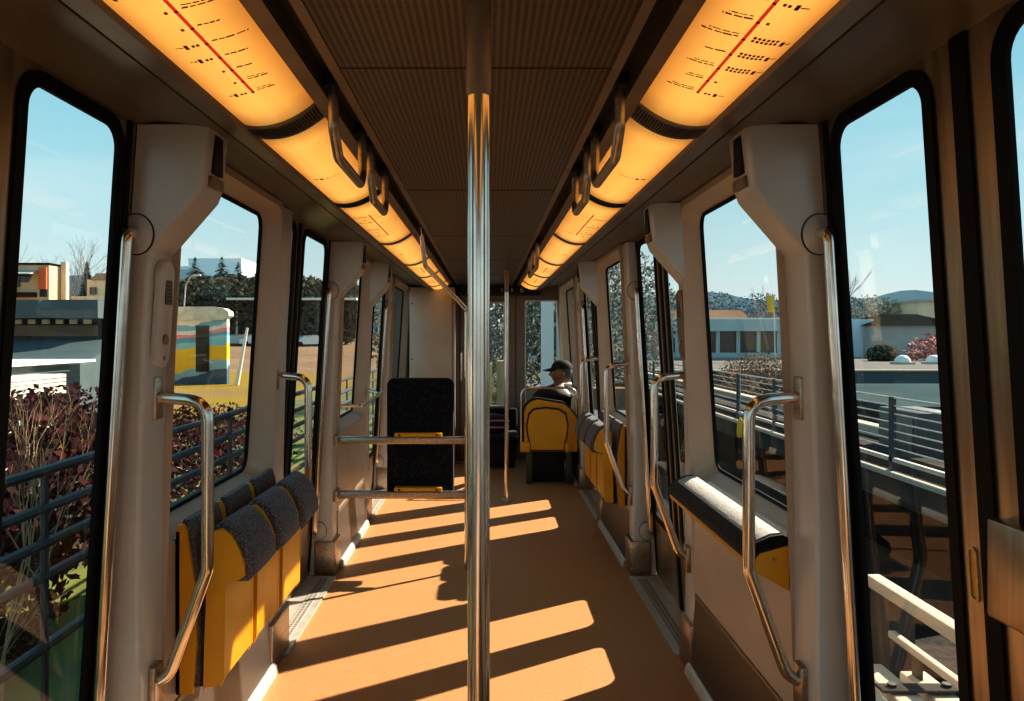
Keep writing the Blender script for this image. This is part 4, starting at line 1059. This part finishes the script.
# equipment on the guideway
t = empty('equipment_case', (7.3, 11, -.6), 'grey equipment case behind the wire railing', 'box')
MB().bevbox(7.0, 7.7, 12.0, 13.2, -.61, .25, .03).build('case', M['railgrey'], t); MB().bevbox(6.98, 7.0, 12.1, 13.1, -.45, .15, .005).build('door', M['teal'], t)
t = empty('marker_post', (4.2, 12.2, -3), 'slim marker post with a yellow cap seen through the near right window', 'post')
MB().tube([(4.2, 12.2, terrain(4.2, 12.2)), (4.2, 12.2, -.15)], .035, 10).build('post', M['black'], t)
MB().tube([(4.2, 12.2, -.17), (4.2, 12.2, -.10), (4.2, 12.2, .10), (4.2, 12.2, .16)], [.05, .06, .045, .01], 12).build('cap', M['signyellow'], t)
MB().tube([(4.2, 12.2, .15), (4.2, 12.2, .95)], .008, 6).build('aerial', M['railpale'], t)
# bushes beyond the guideway
for i, (x, y, zc, r, mt) in enumerate([(11.5, 30, -1.0, 2.0, 'brownleaf'), (12.8, 34, -.8, 2.2, 'brownleaf'), (11.0, 26, -1.3, 1.7, 'brownleaf'), (14.0, 39, -.9, 2.0, 'brownleaf'), (10.8, 22.5, -1.7, 1.6, 'brownleaf')]):
    bush('shrub', x, y, zc, (r, r, r*.75), 3000, .075, mt, ['brown leafless shrub beyond the guideway, middle of the near right window', 'brown shrub behind the guideway, second farthest', 'brown shrub nearest the pillar in the near right window', 'farthest brown shrub beyond the guideway', 'low brown shrub closest beyond the guideway'][i], 'shrub', 'brown shrubs beyond the right guideway', 80+i, 10)
for i, (x, y, h) in enumerate([(12.0, 29, 3.6), (13.2, 33.5, 3.8), (10.4, 23.5, 3.0)]):
    bare_tree(x, y, h, ['spindly bare tree among the brown shrubs, middle', 'spindly bare tree among the brown shrubs, farthest', 'spindly bare tree among the brown shrubs, nearest'][i], 'spindly bare trees on the right', 90+i, 'brownleaf', 5)
# flat-roofed glazed building (near right window)
t = empty('flat_roof_building', (22, 62, -2), 'flat-roofed building with pale teal fascia and dark glazing through the near right window', 'building')
MB().box(15, 25.6, 60, 72, -3, .1).build('lower_wall', M['greywall'], t, smooth=False)
MB().box(15.2, 25.4, 60.2, 71, .1, 1.9).build('glazing', M['darkglass'], t, smooth=False)
MB().box(15, 25.8, 59.6, 72, 1.9, 2.85).build('fascia', M['tealpale'], t, smooth=False)
MB().box(15, 25.7, 59.8, 72, 2.85, 2.97).build('roof_edge', M['whitepaint'], t, smooth=False)
for k in range(7): MB().box(15.3+k*1.65, 15.6+k*1.65, 60.0, 60.25, .1, 1.9).build('pier', M['tealpale'], t, smooth=False)
MB().box(15, 25.7, 59.9, 60.1, -.25, .15).build('sill_band', M['tealpale'], t, smooth=False)
t = empty('brown_roof_block', (22, 75, 0), 'low block with brown roof behind the flat-roofed building', 'building')
MB().box(18, 26, 75, 82, -2, 3.3).build('wall', M['cream'], t, smooth=False)
MB().prism_x([(74.5, 3.2), (77, 4.2), (82, 3.4)], 18, 26.5).build('roof', M['dirt'], t, smooth=False)
t = empty('yellow_banner', (21.0, 55, 0), 'tall narrow yellow banner beside the flat-roofed building', 'sign')
MB().add([(20.9, 55, 3.3), (21.45, 55, 3.2), (21.35, 55, 4.45), (20.75, 55, 4.55)], [(0,1,2,3)]).build('banner', M['signyellow'], t, smooth=False)
MB().tube([(21.5, 55.05, -3), (21.38, 55.05, 4.6)], .05, 6).build('mast', M['railpale'], t)
for i, (x, y, h) in enumerate([(29.5, 78, 8.0), (28, 75, 7.0)]):
    bare_tree(x, y, h, ['hazy bare tree left of the yellow banner', 'hazy bare tree beside the yellow banner'][i], 'hazy bare trees on the right', 100+i, 'bark', 5)
for i, (x, y) in enumerate([(24, 95), (30, 98), (37, 100), (44, 100)]):
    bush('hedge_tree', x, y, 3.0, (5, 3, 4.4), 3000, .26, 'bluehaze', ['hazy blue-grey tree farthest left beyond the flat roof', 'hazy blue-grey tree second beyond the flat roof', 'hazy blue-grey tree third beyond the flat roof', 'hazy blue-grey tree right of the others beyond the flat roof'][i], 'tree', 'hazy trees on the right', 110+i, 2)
# grey houses in the near right door pane
t = empty('grey_house', (34, 64, -2), 'grey house with a dark hipped roof in the near right door pane', 'building')
MB().box(33.6, 41, 64, 72, -3, 2.4).build('wall', M['greywall'], t, smooth=False)
MB().add([(33.3, 63.6, 2.4), (41.3, 63.6, 2.4), (41.3, 72.4, 2.4), (33.3, 72.4, 2.4), (36.2, 68, 3.5), (39.5, 68, 3.5)], [(0,1,5,4), (1,2,5), (2,3,4,5), (3,0,4)]).build('roof', M['slate'], t, smooth=False)
MB().box(30.6, 34.5, 66, 71, -3, 3.0).build('side_wing', M['hazeblock'], t, smooth=False)
t = empty('cream_block', (44, 74, -2), 'cream two-storey block behind the grey house', 'building')
MB().box(43.2, 52, 74, 82, -3, 4.9).build('wall', M['cream'], t, smooth=False)
MB().box(43.0, 52.2, 73.8, 82.2, 4.9, 5.15).build('roof_edge', M['greywall'], t, smooth=False)
MB().box(43.1, 52.1, 73.9, 74.05, 3.0, 3.25).build('band', M['greywall'], t, smooth=False)
for i, (x, y, r) in enumerate([(34.5, 57, 2.0), (37.0, 58.5, 2.2), (30.2, 56.5, 1.1)]):
    bush('shrub', x, y, .1 if i < 2 else .0, (r, r, r*.8), 900, .22, 'pinkleaf' if i < 2 else 'hedge', ['pinkish red shrub in front of the grey house, left one', 'pinkish red shrub in front of the grey house, right one', 'low olive shrub left of the pinkish shrubs'][i], 'shrub', 'shrubs before the grey house', 120+i, 5)
for i, (x, y, h) in enumerate([(45, 70, 10.5), (48, 71, 11), (36, 84, 12), (41, 86, 11.5)]):
    bare_tree(x, y, h, ['bare hazy tree above the cream block, left', 'bare hazy tree above the cream block, right', 'bare hazy tree left of the grey house roof', 'bare hazy tree behind the grey house'][i], 'bare trees near the grey house', 130+i, 'bark', 5)
for i, (x, y) in enumerate([(28.1, 50.0), (30.4, 50.3)]):
    t = empty('skylight_dome', (x, y, -.40), ['white skylight dome on the pale flat roof, left one', 'white skylight dome on the pale flat roof, right one'][i], 'skylight', 'white skylight domes')
    MB().ell((x, y, -.28), .52, .52, .50, 20, 10, lambda p: Vector((p.x, p.y, max(0, p.z)))).build('dome', M['carpaint'], t)
    MB().box(x-.56, x+.56, y-.56, y+.56, -.40, -.27).build('curb', M['concrete'], t, smooth=False)
for i, (x, y) in enumerate([(40.5, 79), (46, 84)]):
    bush('hedge_tree', x, y, 2.6, (4.6, 3, 3.4 - i*.3), 2600, .26, 'hazetree', ['hazy leafless tree mass left behind the grey house', 'hazy leafless tree mass right behind the grey house'][i], 'tree', 'tree masses behind the grey house', 150+i, 4)
t = empty('road_wall', (24, 38, -3), 'long dull teal wall at the edge of the pale flat roof', 'wall')
MB().box(8, 60, 41, 41.4, -4.2, -.46).build('wall', M['teal'], t, smooth=False)
MB().box(8, 60, 40.9, 41.5, -.46, -.385).build('coping', M['concrete'], t, smooth=False)
t = empty('shed_roof', (16, 26, -3), 'pale teal shed roof beyond the wire railing', 'building')
MB().box(11.4, 28, 20.5, 30, -3.8, -.7).build('wall', M['teal'], t, smooth=False)
MB().box(11.2, 28.2, 20.3, 30.2, -.7, -.44).build('roof', M['shedroof'], t, smooth=False)

# ---------------- ahead of the carriage
for i, (x, w) in enumerate([(1.42, .27), (.86, .16), (-.1, .2), (2.05, .25)]):
    tag(MB().box(x-w/2, x+w/2, 17+i, 17.3+i, -1, 6).build('concrete_column', M['whitepaint'] if i == 0 else M['greywall'], None, smooth=False), ['pale concrete column seen through the right end window', 'grey column seen through the right end window, left one', 'grey column seen through the centre end window', 'grey column at the right edge of the end window'][i], 'column', 'columns ahead of the carriage')
for i, (x, y, r) in enumerate([(-2.0, 30, 3.2), (1.5, 32, 3.4), (4.8, 31, 3.2)]):
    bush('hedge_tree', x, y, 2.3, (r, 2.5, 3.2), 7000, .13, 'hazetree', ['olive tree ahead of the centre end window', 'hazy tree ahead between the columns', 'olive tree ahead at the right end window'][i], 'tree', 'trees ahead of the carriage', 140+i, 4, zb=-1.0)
tag(MB().box(.8, 6, 26, 27, -1.1, -.35).build('yellow_bank', M['dirt'], None, smooth=False), 'brown earth bank low in the right end window', 'bank')
t = empty('signal_box', (.05, 13.5, -1), 'yellow track-side cabinet ahead of the centre end window', 'box')
MB().bevbox(.02, .12, 13.4, 13.7, -.9, 1.0, .02).build('case', M['brass'], t); MB().bevbox(.20, .38, 13.4, 13.7, -.9, 1.05, .02).build('case', M['twig'], t)
MB().box(-.3, .4, 13.3, 13.8, -1.0, -.88).build('plinth', M['concrete_d'], t, smooth=False)

# ------------------------------------------------------------------ light
w = bpy.data.worlds.new('sky'); SC.world = w; w.use_nodes = True
nt = w.node_tree; nt.nodes.clear()
out = nt.nodes.new('ShaderNodeOutputWorld'); bg = nt.nodes.new('ShaderNodeBackground')
tc = nt.nodes.new('ShaderNodeTexCoord'); sp = nt.nodes.new('ShaderNodeSeparateXYZ'); L(nt, tc.outputs['Generated'], sp.inputs[0])
r = nt.nodes.new('ShaderNodeValToRGB'); e = r.color_ramp.elements
e[0].position = 0; e[0].color = (.30,.33,.33,1)
e[1].position = 1; e[1].color = (.12,.36,.50,1)
for p, c in ((.015, (.66,.74,.72)), (.10, (.52,.70,.72)), (.20, (.36,.63,.71)), (.32, (.24,.54,.65)), (.55, (.18,.45,.58))):
    x = e.new(p); x.color = (*c, 1)
L(nt, sp.outputs[2], r.inputs[0])
mp = nt.nodes.new('ShaderNodeMapping'); mp.inputs['Scale'].default_value = (1.2, 1.2, 6); L(nt, tc.outputs['Generated'], mp.inputs[0])
n = nt.nodes.new('ShaderNodeTexNoise'); n.inputs['Scale'].default_value = 2.2; n.inputs['Detail'].default_value = 5; L(nt, mp.outputs[0], n.inputs['Vector'])
rr = nt.nodes.new('ShaderNodeMapRange'); rr.inputs[1].default_value = .5; rr.inputs[2].default_value = .85; rr.inputs[4].default_value = .35; L(nt, n.outputs['Fac'], rr.inputs[0])
mx = nt.nodes.new('ShaderNodeMix'); mx.data_type = 'RGBA'; L(nt, rr.outputs[0], mx.inputs[0]); L(nt, r.outputs[0], mx.inputs[6]); mx.inputs[7].default_value = (.78,.82,.80,1)
L(nt, mx.outputs[2], bg.inputs[0]); bg.inputs[1].default_value = 1.15
L(nt, bg.outputs[0], out.inputs[0])

sd = bpy.data.lights.new('sun', 'SUN'); sd.energy = 12.5; sd.angle = math.radians(.6); sd.color = (1.0, .86, .68)
so = bpy.data.objects.new('sun', sd); COL.objects.link(so)
dirv = Vector((-1, -.665, -.87)).normalized()
so.rotation_euler = dirv.to_track_quat('-Z', 'Y').to_euler(); so.location = (20, 14, 22)

cd = bpy.data.cameras.new('camera'); cam = bpy.data.objects.new('camera', cd); COL.objects.link(cam)
cd.sensor_width = 36; cd.lens = 740/1024*36; cd.shift_x = (512-487)/1024; cd.shift_y = -(350.5-336)/1024
cd.clip_start = .02; cd.clip_end = 1000
cam.location = (.024, 0, 1.5); cam.rotation_euler = (PI/2, 0, 0)
SC.camera = cam
SC.view_settings.view_transform = 'Standard'
SC.view_settings.look = 'Medium High Contrast'
SC.cycles.use_denoising = True
SC.cycles.max_bounces = 10; SC.cycles.transparent_max_bounces = 16
SC.cycles.sample_clamp_indirect = 8
